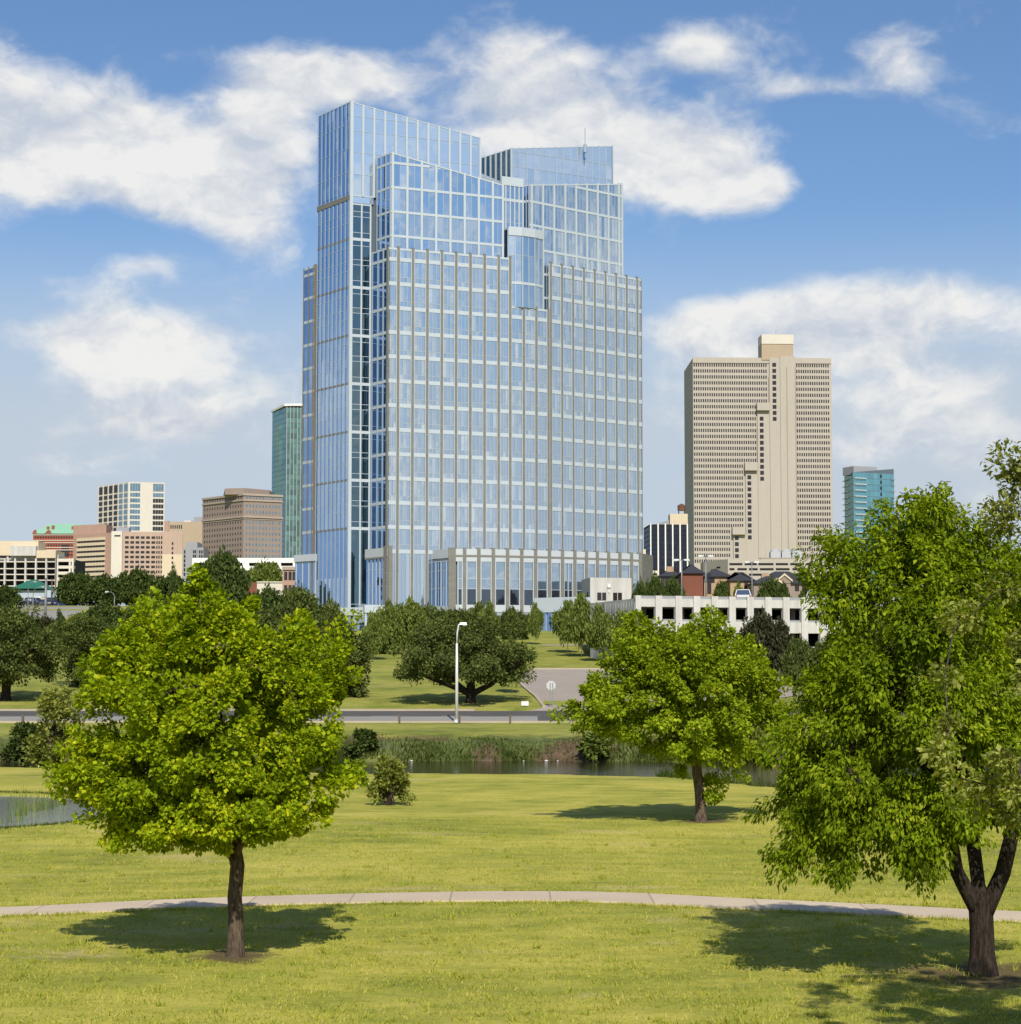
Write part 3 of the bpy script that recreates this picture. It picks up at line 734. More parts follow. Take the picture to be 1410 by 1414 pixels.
# right podium: tall two-storey windows between stone piers on a gentle curve
H0 = Vector((PX(622, 354), 354.0)); H1 = Vector((PX(742, 358.0), 358.0)); H2 = Vector((PX(886, 369.5), 369.5))
Hc = H1 * 2 - (H0 + H2) * .5
def hcurve(s): return H0 * (1 - s) ** 2 + Hc * 2 * s * (1 - s) + H2 * s * s
pxs = [627, 641.5, 661, 681, 700.5, 720, 739, 758, 776, 793, 809, 824, 839.5, 855, 871, 883]
def s_at(px):
    lo, hi = 0.0, 1.0
    for _ in range(40):
        md = (lo + hi) / 2; p = hcurve(md)
        if PX(px, p.y) > p.x: lo = md
        else: hi = md
    return lo
cps = [hcurve(s_at(p)) for p in pxs]
for k in range(len(cps) - 1):
    f = Fr(cps[k], cps[k + 1])
    wa = .45
    a_, b_ = .46, f.L - .46
    if k == 0: a_ = .75
    f.box(wallmb, 0, f.L, -.3, .16, PODT - 1.0, PODT, 4)
    f.box(wallmb, 0, f.L, -.3, .20, PODT - 1.35, PODT - 1.0, 2)
    f.box(wallmb, 0, f.L, -.3, .16, PODT - 2.1, PODT - 1.35, 4)
    f.box(wallmb, 0, f.L, -.3, .16, 16.0, 17.2, 4)
    for (t0, t1) in ((a_ - .17, a_), (b_, b_ + .17)):
        f.box(wallmb, t0, t1, -.3, .14, 17.2, PODT - 2.1, 4)
    mb = MB()
    n = 2 if k in (8,) else 1
    zs = [17.2, 19.9, 21.6, 23.5, PODT - 2.1]
    for i in range(4):
        for p in range(n):
            f.quad(mb, lerp(a_, b_, p / n), lerp(a_, b_, (p + 1) / n), -.05, zs[i], zs[i + 1])
        if i and i != 3: f.box(mb, a_, b_, -.06, .04, zs[i] - .06, zs[i] + .06, 1)
    if n == 2: f.box(mb, (a_ + b_) / 2 - .1, (a_ + b_) / 2 + .1, -.06, .1, 17.2, zs[-1], 1)
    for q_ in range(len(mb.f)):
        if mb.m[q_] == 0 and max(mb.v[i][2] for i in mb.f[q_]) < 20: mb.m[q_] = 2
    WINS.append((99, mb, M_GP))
    mb = MB()
    for p in range(2): f.quad(mb, lerp(a_, b_, p / 2), lerp(a_, b_, (p + 1) / 2), -.05, BASE, 15.4)
    f.box(mb, (a_ + b_) / 2 - .05, (a_ + b_) / 2 + .05, -.06, .06, BASE, 16, 1); f.box(mb, a_, b_, -.06, .06, 15.4, 16.0, 1)
    WINS.append((98, mb, M_GP))
for k, p in enumerate(cps):
    f = Fr(cps[max(k - 1, 0)], cps[min(k + 1, len(cps) - 1)])
    t = (p - f.p0).dot(f.u); w = .95 if k == 0 else .30
    mb = MB(); f.box(mb, t - w, t + (.30 if k == 0 else w), -.5, .32, BASE, PODT + .22); PIERS.append(mb)
# left flank of the right podium
hl = Fr(H0 - nA * 0, H0 + uL * 6.8)
facade(hl, 12, PODT - 1.5, [1.2, 2.9, 4.6, 6.4], [16.6], .22, .1, 0, .9, .1, M_GL, 2, 0, panels=[0, 3, 6])
hl.box(wallmb, 0, hl.L, -.2, .3, PODT - 1.5, PODT, 4)
# stone end block on the right
e0 = cps[-1] + uB * .3; mb = MB(); fe = Fr(e0, e0 + Vector((PX(896, 374) - PX(884, 370), 5.0)));
fe.box(mb, 0, fe.L + 1.5, -1, .3, BASE, PODT + .1); PIERS.append(mb)
poly = [p + Vector((0, .45)) for p in cps] + [cps[-1] + Vector((1.2, 8)), cps[-1] + Vector((-4, 18)), H0 + uL * 6.8 + Vector((.3, 0))]
body(poly, PODT - .5)
# low white entrance hall to the right of the podium
N0 = Vector((PX(738, 346), 346.0)); N1 = Vector((PX(792, 341), 341.0)); N2 = Vector((PX(816, 343), 343.0))
for (a_, b_) in ((N0, N1), (N1, N2)):
    f = Fr(a_, b_); mbx = MB(); f.box(mbx, 0, f.L, -2.0, .05, 15.6, 18.0); mbx.build('canopy', M_WHITE, tower)
    mg = MB(); n = int(f.L / 1.1)
    for k in range(n): f.quad(mg, f.L * k / n + .04, f.L * (k + 1) / n - .04, -.35, BASE, 15.6)
    for k in range(n + 1): f.box(mg, max(0, f.L * k / n - .08), f.L * k / n + .08, -.4, -.2, BASE, 15.6, 1)
    WINS.append((0, mg, M_GL))
body([N0 + Vector((.3, .9)), N1 + Vector((0, .9)), N2 + Vector((-.2, .9)), N2 + Vector((-1, 12)), N0 + Vector((3, 10))], 15.5)

# ---- emit
def ZF(z): return PZ(930 - (z - CAMZ) / 360 * F, 360.0)      # the heights above were read on a straight scale; the lens is pitched
def zfix(mb): mb.v = [(x, y, ZF(z)) for x, y, z in mb.v]
for mb in [wallmb] + PIERS + [w[1] for w in WINS]: zfix(mb)
wallmb.build('wall', [M_WHITE, M_SILVER, M_STONE, surf('tower_dark_stone', (.13, .12, .105), .8, .2, .5, 4), surf('tower_parapet', (.48, .52, .55), .6, .08, .4, 4, .05)], tower)
for (pts, zb, zt) in bodies:
    mb = MB(); mb.prism([(p.x, p.y) for p in pts], zb, zt); zfix(mb); mb.build('tower_block', M_DARKF, tower)
for mb in PIERS: mb.build('pier', M_STONE, tower)
mast.build('roof_mast', M_SILVER, tower)
WINS.sort(key=lambda w: -w[0])
rest = {}
for k, (a_, mb, g) in enumerate(WINS):
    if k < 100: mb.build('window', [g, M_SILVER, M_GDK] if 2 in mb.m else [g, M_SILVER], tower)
    else: rest.setdefault(g.name, (g, MB()))[1].add(mb)
rm = MB(); mats_ = []
for g, mb in rest.values():
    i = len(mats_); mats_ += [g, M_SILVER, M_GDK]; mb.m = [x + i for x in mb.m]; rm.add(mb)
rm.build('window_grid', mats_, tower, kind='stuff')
# ================================================================== the town behind
M_DGLASS = glass('town_window_dark', (.45, .5, .55), (.035, .03, .03), .05, .02, .03, .6, .1)
M_BGLASS = glass('town_window_blue', (.5, .72, .85), (.06, .12, .17), .4, .02, .03, .5, .1)
M_TEALG = glass('town_teal_glass', (.32, .55, .62), (.02, .075, .10), .42, .015, .03, .35, .05)
M_MINTG = glass('town_mint_glass', (.45, .66, .6), (.06, .15, .125), .32, .02, .03, .9, .05)
M_AQUAG = glass('town_aqua_glass', (.48, .78, .86), (.06, .20, .25), .38, .015, .03, .3, .05)
M_OFFW = surf('town_off_white', (.62, .58, .5), .8, .08, .05, .5, 0, streak=.08)
M_CREAM = surf('town_cream', (.62, .52, .37), .8, .08, .05, .5, 0, streak=.08)
M_BEIGE = surf('town_beige_concrete', (.435, .395, .34), .85, .06, .03, .35, 0, streak=.1)
M_BEIGED = surf('town_beige_recess', (.30, .26, .205), .85, .06, .03, .35, 0, streak=.1)
M_PINK = surf('town_pink_brick', (.41, .27, .21), .85, .12, .06, .8, 0, streak=.1)
M_PINKL = surf('town_pale_brick', (.46, .34, .27), .85, .12, .06, .8, 0, streak=.1)
M_BROWNB = surf('town_brown_brick', (.285, .225, .19), .85, .12, .06, .8, 0, streak=.08)  # base colour lightened to paint in distance haze
M_BROWNT = surf('town_brown_trim', (.39, .325, .27), .8, .1, .06, .8, 0)
M_REDB = surf('town_red_brick', (.30, .085, .05), .85, .15, .08, .9, 0)
M_REDB2 = surf('town_house_brick', (.20, .075, .05), .85, .15, .3, 2, 0)
M_GREENR = surf('town_copper_roof', (.27, .52, .36), .7, .15, .06, .6, 0)
M_DGREEN = surf('town_green_metal_roof', (.03, .16, .10), .6, .1, .2, 1.5, 0)
M_SLATE = surf('town_slate_roof', (.045, .045, .055), .85, .2, .2, 2.0, 0)
M_TAN = surf('town_tan_render', (.42, .29, .18), .85, .08, .1, 1, 0)
M_TANW = surf('town_tan_brick_wall', (.42, .335, .24), .85, .08, .06, .7, 0, streak=.08)
M_GREYW = surf('town_grey_wall', (.30, .31, .33), .85, .08, .06, .7, 0)
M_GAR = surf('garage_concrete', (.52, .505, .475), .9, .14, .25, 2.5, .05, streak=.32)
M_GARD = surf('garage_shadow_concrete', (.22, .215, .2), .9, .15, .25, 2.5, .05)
M_VOID = surf('garage_dark_interior', (.018, .018, .02), .9, .1, .3, 2, 0)  # near-black colour stands in for the shade inside the decks
M_GREYL = surf('plant_grey', (.42, .44, .45), .6, .08, .2, 1, 0)
M_BLUEW = surf('town_pale_blue_wall', (.40, .46, .54), .8, .08, .1, 1, 0)
M_STEEL = surf('galvanised_steel', (.42, .43, .43), .45, .1, .5, 3, 0, .5, .5)
M_RUST = surf('rusty_tank', (.14, .07, .045), .8, .2, .3, 2, 0)
M_BLACKG = glass('town_black_glass', (.22, .26, .34), (.008, .010, .018), .22, .015, .03, .6, .05)
M_WHITE2 = surf('town_white_paint', (.78, .77, .73), .7, .05, .1, 1, 0)

def faceframe(pxa, pya, da, pxb, db):
    return Fr((PX(pxa, da, pya), da), (PX(pxb, db, pya), db))
class Bldg:
    def __init__(s, name, label, cat, x, y, group=None):
        s.root = thing(name, label, cat, (x, y, gz(x, y) - .3), group); s.w = []; s.k = 0
    def block(s, pts, zb, zt, m, name='wall'):
        mb = MB(); mb.prism([tuple(p)[:2] for p in pts], zb, zt); return mb.build(name, m, s.root)
    def win(s, fr, t0, t1, z0, z1, m, d=.06, fm=None, fw=.25):
        s.w.append((abs((t1 - t0) * (z1 - z0) * (1.0 if fr.n.y < -.6 else .6)), fr, t0, t1, z0, z1, m, d, fm, fw))
    def rows(s, fr, ts, w, zs, h, m, **kw):
        for z in zs:
            for t in ts: s.win(fr, t - w / 2, t + w / 2, z - h / 2, z + h / 2, m, **kw)
    def done(s, limit=100):
        s.w.sort(key=lambda q: -q[0]); rest = {}
        for k, (a, fr, t0, t1, z0, z1, m, d, fm, fw) in enumerate(s.w):
            mb = MB() if k < limit else rest.setdefault(m.name, (m, MB()))[1]
            fr.quad(mb, t0, t1, d, z0, z1)
            if k < limit: mb.build('window', m, s.root)
        if rest:
            rm = MB(); ms = []
            for m, mb in rest.values():
                mb.m = [len(ms)] * len(mb.m); ms.append(m); rm.add(mb)
            rm.build('window_grid', ms, s.root, kind='stuff')
def two_face(pl, pc, pr, py, dc, dl, dr):
    """corner at pc (depth dc), left edge pl (depth dl), right edge pr (depth dr)"""
    c = Vector((PX(pc, dc, py), dc)); l = Vector((PX(pl, dl, py), dl)); r = Vector((PX(pr, dr, py), dr))
    return Fr(c, l), Fr(c, r), c, l, r
def span(a, b, n): return [a + (b - a) * (k + .5) / n for k in range(n)]

# ---- wide beige concrete high-rise (right of the glass tower)
D = 1400; fl_, fr_, c, l, r = two_face(945.5, 957.6, 1149.5, 640, D, D + 62, D + 4)
b = Bldg('concrete_high_rise', 'wide beige concrete tower with rows of tiny windows and a stepped blank panel', 'high rise', c.x + 40, D + 20)
zt = PZ(494.5, D); zb = PZ(800, D)
b.block([c, r, r + Vector((0, 55)), l + Vector((10, 8)), l], zb, zt, M_BEIGE)
T = lambda px: (PX(px, D + 2, 640) - c.x) / (r.x - c.x) * fr_.L
mb = MB(); fr_.box(mb, 0, fr_.L, 0, .5, zt - 3.2, zt + .5); mb.build('parapet', M_BEIGE, b.root)
rowsy = [503.8 + 8.215 * k for k in range(34)]
for k, y in enumerate(rowsy):
    xr = 1062 if y < 556 else 1044.5 if y < 639 else 1027 if y < 727 else 1009
    z = PZ(y, D)
    xs_ = [959.2 + 3.12 * i for i in range(60)]
    b.rows(fr_, [T(x) for x in xs_ if x < xr], .86, [z], 2.25, M_DGLASS)
    b.rows(fr_, [T(1102 + 3.12 * i) for i in range(15)], .86, [z], 2.25, M_DGLASS)
    b.rows(fl_, span(2, fl_.L - 2, 10), 2.2, [z], 1.7, M_DGLASS)
    mb = None
# projecting blank panel, joints, window ladder, overhanging steps
mb = MB(); fr_.box(mb, T(1078), T(1099.5), 0, 2.2, zb, zt + 1.2); mb.build('blank_panel', M_BEIGE, b.root)
for (x0, x1, y0) in ((1063.5, 1078, 494), (1046, 1063, 566), (1029, 1046, 649), (1011.5, 1029, 738)):
    mb = MB(); fr_.box(mb, T(x0), T(x1) - .05, 0, 1.5, zb, PZ(y0, D)); mb.build('blank_panel', M_BEIGE, b.root)
for (x0, x1, y0, y1) in ((1045, 1062.5, 556.5, 567), (1027.5, 1044.8, 639, 650), (1009.5, 1027.5, 728, 738.5)):
    mb = MB(); fr_.box(mb, T(x0), T(x1), 0, 4.2, PZ(y1, D), PZ(y0, D)); mb.build('overhang', M_BEIGE, b.root)
for (x, y0, n) in ((1070, 503.5, 10), (1051.8, 578, 11), (1034, 659, 11), (1016, 743, 5)):
    for i in range(n):
        z = PZ(y0 + 8.3 * i, D); fr2 = fr_
        b.win(fr_, T(x - 2.6), T(x + 2.6), z - 1.3, z + 1.3, M_DGLASS, 1.62)
mb = MB()
for x in (1087, 1099): fr_.box(mb, T(x) - .25, T(x) + .25, 0, 2.32 if x < 1099 else 2.4, zb, zt - 6)
for x, d in ((1063, 1.56), (1046, 1.56)): fr_.box(mb, T(x) - .2, T(x) + .2, 0, d, zb, PZ(520 if x > 1050 else 590, D))
mb.build('panel_joint', M_BEIGED, b.root)
mb = MB(); fr_.box(mb, T(1053), T(1097), -14, 1.0, zt - 1, PZ(474, D)); mb.build('lift_head', M_TANW, b.root)
mb = MB(); fr_.box(mb, T(1053), T(1097.5), -14, 1.4, PZ(474.5, D), PZ(461.5, D)); mb.build('lift_head_screen', M_OFFW, b.root)
mb = MB()
for x, h in ((1075, 452), (1077.5, 446), (1094, 456), (1058, 458)):
    q = fr_.pt(T(x), -5, PZ(463, D)); mb.tube([q, (q[0], q[1], PZ(h, D))], .22, 5)
mb.build('antenna', M_STEEL, b.root)
b.done()

# ---- black building with white fins
D = 1150; fl_, fr_, c, l, r = two_face(889, 897.5, 950, 740, D, D + 30, D + 2)
b = Bldg('striped_office_block', 'black glass office block with tall white fins beside the beige concrete tower', 'office block', c.x + 10, D + 12)
zt = PZ(724, D); zb = PZ(800, D)
b.block([c, r, r + Vector((0, 30)), l], zb, zt, M_VOID)
ys_ = [727 + 6.6 * k for k in range(9)]
for y in ys_:
    b.rows(fr_, span(.3, fr_.L - .3, 10), fr_.L / 10 - .25, [PZ(y + 2.5, D)], 2.2, M_BLACKG)
    b.rows(fl_, span(.3, fl_.L - .3, 4), fl_.L / 4 - .4, [PZ(y + 2.5, D)], 2.2, M_BLACKG)
for x in (898.2, 908.6, 918.8, 929, 939.3, 949.5):
    t = (PX(x, D) - c.x); mb = MB(); fr_.box(mb, max(0, t - .35), t + .35, 0, 1.2, zb, zt + .4); mb.build('fin', M_WHITE2, b.root)
mb = MB(); q0 = PX(925.5, D + 6); q1 = PX(950, D + 6); mb.box(q0, q1, D + 6, D + 20, zt - .3, PZ(709.5, D + 6)); mb.build('penthouse', M_CREAM, b.root)
mb = MB(); mb.hexa([(PX(901, D), D + 8, zt), (q0 - .1, D + 8, zt), (q0 - .1, D + 20, zt), (PX(901, D), D + 20, zt), (PX(910, D), D + 8, zt + 1.2), (q0 - .1, D + 8, PZ(716.5, D)), (q0 - .1, D + 20, PZ(716.5, D)), (PX(910, D), D + 20, zt + 1.2)]); mb.build('sloping_roof', M_GREYW, b.root)
b.done()
t = thing('roof_water_tank', 'small rusty brown water tank on legs above the striped black block', 'water tank', (PX(942, D), D + 12, PZ(709.5, D + 6)))
mb = MB(); x0 = PX(942, D + 10); mb.tube([(x0, D + 12, PZ(703, D)), (x0, D + 12, PZ(695.5, D))], 2.3, 14); mb.tube([(x0, D + 12, PZ(695.5, D)), (x0, D + 12, PZ(693, D))], [2.3, .3], 14); mb.build('tank', M_RUST, t)
for dx, dy in ((-1.6, -1.6), (1.6, -1.6), (1.6, 1.6), (-1.6, 1.6)):
    mb = MB(); mb.tube([(x0 + dx, D + 12 + dy, PZ(709.3, D + 6)), (x0 + dx, D + 12 + dy, PZ(702.5, D))], .22, 6); mb.build('leg', M_RUST, t)
# small white deck and pale block at its foot
D = 900; x0, x1 = PX(889.5, D), PX(897.5, D)
b = Bldg('pale_stone_building', 'sliver of cream stone building right beside the glass tower podium', 'building', (x0 + x1) / 2, D + 5)
b.block([(x0 - 8, D), (x1, D), (x1, D + 14), (x0 - 8, D + 14)], PZ(815, D), PZ(767, D), M_CREAM)
b.block([(x0 - 8, D + 3), (x0 + .9, D + 3), (x0 + .9, D + 14), (x0 - 8, D + 14)], PZ(767, D), PZ(758, D), M_CREAM, 'upper_wall')
f = Fr((x0 - 8, D), (x1, D)); b.rows(f, span(8, f.L, 2), .6, [PZ(775 + 6 * k, D) for k in range(4)], 1.2, M_DGLASS); b.done()
D = 700; x0, x1 = PX(899.5, D), PX(909, D)
b = Bldg('small_parking_deck', 'narrow pale parking deck below the striped black block', 'parking deck', (x0 + x1) / 2, D + 5)
b.block([(x0, D + .6), (x1, D + .6), (x1, D + 12), (x0, D + 12)], PZ(812, D), PZ(788, D), M_VOID, 'deck_interior')
f = Fr((x0, D), (x1, D))
for k in range(4):
    mb = MB(); f.box(mb, 0, f.L, -.5, .1, PZ(791.5 + 6.6 * k, D), PZ(788 + 6.6 * k, D)); mb.build('parapet', M_OFFW, b.root)
for t_ in (0.2, f.L - .2):
    mb = MB(); f.box(mb, t_ - .2, t_ + .2, -.4, .2, PZ(812, D), PZ(788, D)); mb.build('column', M_OFFW, b.root)

# ---- beige parking deck in front of the concrete high-rise with its rooftop plant
D = 1000; x0, xc, x1 = PX(971, D + 25), PX(1005, D), PX(1165, D)
b = Bldg('beige_parking_deck', 'low beige parking deck with long dark slots at the foot of the concrete tower', 'parking deck', (xc + x1) / 2, D + 15)
zb, zt = PZ(812, D), PZ(772, D)
b.block([(xc, D), (x1, D), (x1, D + 40), (x0, D + 40), (x0, D + 25)], zb, zt, M_BEIGE)
f = Fr((xc, D), (x1, D)); T = lambda px: PX(px, D) - xc
for y0, y1, segs in ((777.5, 780.5, ((1007, 1025), (1028, 1045), (1047, 1068), (1071, 1088), (1091, 1110), (1113, 1135))), (784.5, 787.5, ((1007, 1014), (1018, 1031), (1034, 1046), (1049, 1068), (1071, 1090), (1094, 1115))), (792, 795, ((1007, 1030), (1034, 1060), (1064, 1100)))):
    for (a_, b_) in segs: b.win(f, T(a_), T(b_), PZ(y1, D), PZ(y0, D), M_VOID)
f2 = Fr((xc, D), (x0, D + 25))
for (a_, b_, z) in ((.3, .45, 781), (.55, .68, 784), (.25, .4, 789)): b.win(f2, f2.L * a_, f2.L * b_, PZ(z + 2.5, D), PZ(z, D), M_VOID)
mb = MB(); f.box(mb, T(1052), T(1120), -12, -4, zt - .1, PZ(769.5, D)); mb.build('plinth', M_BEIGED, b.root)
b.done()
for k, (a_, b_) in enumerate(((1066, 1080), (1081.5, 1094.5), (1096, 1109))):
    xa, xb = PX(a_, D), PX(b_, D); z0 = PZ(769.5, D)
    t = thing('rooftop_cooling_unit', ('leftmost', 'middle', 'rightmost')[k] + ' of the three white drum-topped cooling units on the beige parking deck', 'cooling unit', ((xa + xb) / 2, D + 8, z0), 'cooling units on the beige deck')
    mb = MB(); mb.box(xa, xb, D + 5, D + 11, z0, z0 + 3.0); mb.build('casing', M_GREYL, t)
    mb = MB(); mb.tube([((xa + xb) / 2, D + 8, z0 + 3), ((xa + xb) / 2, D + 8, z0 + 3.7), ((xa + xb) / 2, D + 8, z0 + 4.3)], [2.3, 2.3, 1.2], 16); mb.build('drum', M_GREYL, t)

# ---- aqua glass tower
D = 1300; fl_, fr_, c, l, r = two_face(1166.5, 1178.5, 1235, 700, D, D + 22, D + 12)
b = Bldg('aqua_glass_tower', 'slim aqua glass apartment tower with stacked balconies rising behind the right trees', 'apartment tower', c.x + 12, D + 15)
zt = PZ(652, D); zb = PZ(800, D)
b.block([c, r, r + Vector((-4, 24)), l], zb, [zt, PZ(647.5, D + 12), PZ(647.5, D + 12), zt], M_DARKF)
for k in range(18):
    z = PZ(656 + 8.3 * k, D)
    for t_ in span(.1, fr_.L - .1, 10): b.win(fr_, t_ - fr_.L / 20 + .05, t_ + fr_.L / 20 - .05, z - 1.75, z + 1.75, M_AQUAG)
    for t_ in span(.1, fl_.L - .1, 3): b.win(fl_, t_ - fl_.L / 6 + .05, t_ + fl_.L / 6 - .05, z - 1.75, z + 1.75, M_TEALG)
    if k < 14:
        mb = MB(); fr_.box(mb, fr_.L * .02, fr_.L * .30, 0, 1.6, z - 2.0, z - 1.7); mb.build('balcony', M_WHITE2, b.root)
        mb = MB(); fl_.box(mb, fl_.L * .55, fl_.L * 1.08, 0, 1.2, z - 2.0, z - 1.75); mb.build('balcony', M_STEEL, b.root)
        mb = MB(); fr_.box(mb, fr_.L * .93, fr_.L * 1.03, 0, 1.2, z - 2.0, z - 1.75); mb.build('balcony', M_STEEL, b.root)
    if k < 9: b.win(fr_, fr_.L * .66, fr_.L * .70, z - 1.1, z + 1.1, M_VOID, .12)
mb = MB(); fr_.box(mb, fr_.L * .05, fr_.L * .62, -14, -1.5, zt - 1, PZ(643, D)); mb.build('penthouse', M_GREYW, b.root)
b.done()

# ---- brick houses with dark hipped roofs behind the garage
def hip_roof(mb, x0, x1, y0, y1, z0, z1, inset, ov=.6):
    x0 -= ov; x1 += ov; y0 -= ov; y1 += ov; ym = (y0 + y1) / 2
    a, b_, c_, d_ = (x0, y0, z0), (x1, y0, z0), (x1, y1, z0), (x0, y1, z0); e, f_ = (x0 + inset, ym, z1), (x1 - inset, ym, z1)
    mb.face([a, b_, f_, e]); mb.face([b_, c_, f_]); mb.face([c_, d_, e, f_]); mb.face([d_, a, e]); mb.face([d_, c_, b_, a])
def house(name, label, pxl, pxr, y_eave, y_ridge, y_base, D, wm, depth=12, inset=4, gables=(), wins=(), chimney=None):
    x0, x1 = PX(pxl, D), PX(pxr, D)
    b = Bldg(name, label, 'brick building', (x0 + x1) / 2, D + depth / 2)
    z0, ze, zr = PZ(y_base, D), PZ(y_eave, D), PZ(y_ridge, D + depth / 2)
    b.block([(x0, D), (x1, D), (x1, D + depth), (x0, D + depth)], z0, ze, wm)
    mb = MB(); hip_roof(mb, x0, x1, D, D + depth, ze + .01, zr, inset); rf = mb.build('roof', M_SLATE, b.root)
    f = Fr((x0, D), (x1, D))
    for (gx, gw, gy, gb) in gables:
        gx0, gx1 = PX(gx - gw, D), PX(gx + gw, D); gm = (gx0 + gx1) / 2; zg, zbb = PZ(gy, D), PZ(gb, D)
        mb = MB(); mb.face([(gx0, D - .5, zbb), (gx1, D - .5, zbb), (gm, D - .5, zg)]); mb.face([(gx1, D - .5, zbb), (gx1, D + 5, zbb), (gm, D + 5, zg), (gm, D - .5, zg)]); mb.face([(gx0, D + 5, zbb), (gx0, D - .5, zbb), (gm, D - .5, zg), (gm, D + 5, zg)])
        mb.box(gx0 + .1, gx1 - .1, D - .49, D + 2, z0, zbb)
        mb.build('gable', wm, b.root)
        mb = MB()
        for sgn, ga in ((1, gx0), (-1, gx1)):
            mb.hexa([(ga - .3 * sgn, D - .8, zbb - .25), (gm, D - .8, zg - .1), (gm, D - .5, zg - .1), (ga - .3 * sgn, D - .5, zbb - .25), (ga - .3 * sgn, D - .8, zbb + .15), (gm, D - .8, zg + .35), (gm, D - .5, zg + .35), (ga - .3 * sgn, D - .5, zbb + .15)])
        mb.build('gable_trim', M_CREAM, b.root)
    for (wx, wy, ww, wh) in wins:
        t = PX(wx, D) - x0; b.win(f, t - ww / 2, t + ww / 2, PZ(wy, D) - wh / 2, PZ(wy, D) + wh / 2, M_DGLASS)
    if chimney:
        cx = PX(chimney[0], D); mb = MB(); mb.box(cx - .8, cx + .8, D + 4, D + 5.4, zr - 4, PZ(chimney[1], D)); mb.build('chimney', M_TAN, rf)
    b.done(); return b
house('brick_house', 'brown brick apartment house with a dark roof just right of the glass tower', 911, 944, 796, 785.5, 826, 470, M_BROWNB, 14, 3.5, (), [(915 + 6 * k, 800 + 8 * j, .9, 1.3) for k in range(5) for j in range(3)], (927, 781))
house('brick_house', 'red brick house with a plain wall and dark hipped roof behind the lamp posts', 943, 970.5, 792, 779.5, 826, 455, M_REDB2, 12, 3.0, (), [(975, 801, .8, 1.2)])
house('brick_house', 'tan house with a dark roof between the red brick house and the beige parking deck', 972, 1009, 796.5, 785, 826, 462, M_TAN, 12, 3.5, (), [(979, 806, .9, 4.5), (984, 801, .8, 1.2)], (1014, 791))
house('brick_house', 'tan walled house half hidden by a small tree above the white pickup', 1008, 1040, 802, 790, 826, 452, M_TAN, 12, 4, (), [(1020, 806, .7, .9), (1030, 808, .8, 1.3), (1036, 812, .8, 1.3)])
house('gabled_brick_house', 'brick house with two cream trimmed gables above the parking garage', 1040, 1130, 806, 789, 828, 440, M_BROWNB, 14, 6, ((1071, 10.5, 800.5, 807), (1082.5, 9, 794, 802)), [(1066, 812, .8, 1.2), (1071, 812, .8, 1.2), (1082, 806, .9, 1.3), (1100, 812, .9, 1.3), (1110, 812, .9, 1.3)], (1060, 791))

# ---- white parking garage with cars on its roof
D = 250.0; gc = Vector((PX(877, D, 850), D)); gl = Vector((PX(815, 267, 850), 267.0)); gr_ = Vector((PX(1262, 262, 850), 262.0))
gf = Fr(gc, gr_); gs = Fr(gc, gl)
garage = thing('parking_garage', 'white concrete parking garage with square dark openings and cars on the roof', 'parking garage', (gc.x + 12, D + 12, gz(25, D + 10)))
zt = PZ(823.5, D); zfl = [zt - 1.05, zt - 4.55]
zb = 5.0
T = lambda px: (PX(px, D + 4 * (px - 877) / 246, 850) - gc.x) / gf.u.x
cols_px = [880, 909.5, 937.5, 963, 988, 1013, 1038.5, 1064, 1089.5, 1115.5, 1142, 1168, 1194, 1220, 1246]
for (za, zb_, y0, y1) in ((zt - 1.15, zt, 0, 0),):
    pass
def gband(z0, z1, nm='parapet'):
    mb = MB(); gf.box(mb, 0, gf.L, -.35, 0, z0, z1); mb.build(nm, M_GAR, garage)
    mb = MB(); gs.box(mb, .4, gs.L, -.35, 0, z0, z1); mb.build(nm, M_GAR, garage)
gband(PZ(837.5, D), zt - .25); gband(PZ(873, D), PZ(857.5, D)); gband(zb, PZ(892, D), 'base_wall')
for px in cols_px:
    t = T(px); mb = MB(); gf.box(mb, max(0, t - .42), t + .42, -.4, .22, zb, zt + .12); mb.build('column', M_GAR, garage)
# narrow slots of the side elevation
mb = MB()
n = 17
for k in range(n + 1):
    t = .4 + (gs.L - .4) * k / n; gs.box(mb, max(.05, t - .30), min(gs.L, t + .30), -.4, .03, PZ(857.5, D), PZ(837.5, D) + .6)
mb.build('slot_wall', M_GAR, garage)
mb = MB(); gs.box(mb, .4, gs.L, -.4, .02, PZ(842, D), PZ(837, D)); mb.build('spandrel', M_GAR, garage)
# decks, and a near-black block painting the shade inside
dv = Vector((0, 45))
mb = MB()
for z in (PZ(833, D), PZ(866, D)):
    mb.prism([tuple(gc + Vector((.2, .6))), tuple(gr_ + Vector((-.2, .6))), tuple(gr_ + dv), tuple(gl + dv * .6 + Vector((.4, 0))), tuple(gl + Vector((.4, .2)))], z - .5, z)
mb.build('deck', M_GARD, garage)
mb = MB(); mb.prism([tuple(gc + Vector((3.5, 7))), tuple(gr_ + Vector((-2, 7))), tuple(gr_ + dv * .9), tuple(gl + dv * .5 + Vector((3, 0)))], zb, PZ(833, D) - .6); mb.build('inner_shade_block', M_VOID, garage)
mb = MB()
for px in (900, 925, 951, 976, 1001, 1051, 1077, 1103, 1128): # cable rails in the openings
    t = T(px)
gf.box(mb, 0, gf.L, -.3, -.25, PZ(857.5, D) , PZ(854.5, D)); gf.box(mb, 0, gf.L, -.2, -.16, zt - .25, zt + .1); mb.build('guard_rail', M_STEEL, garage)
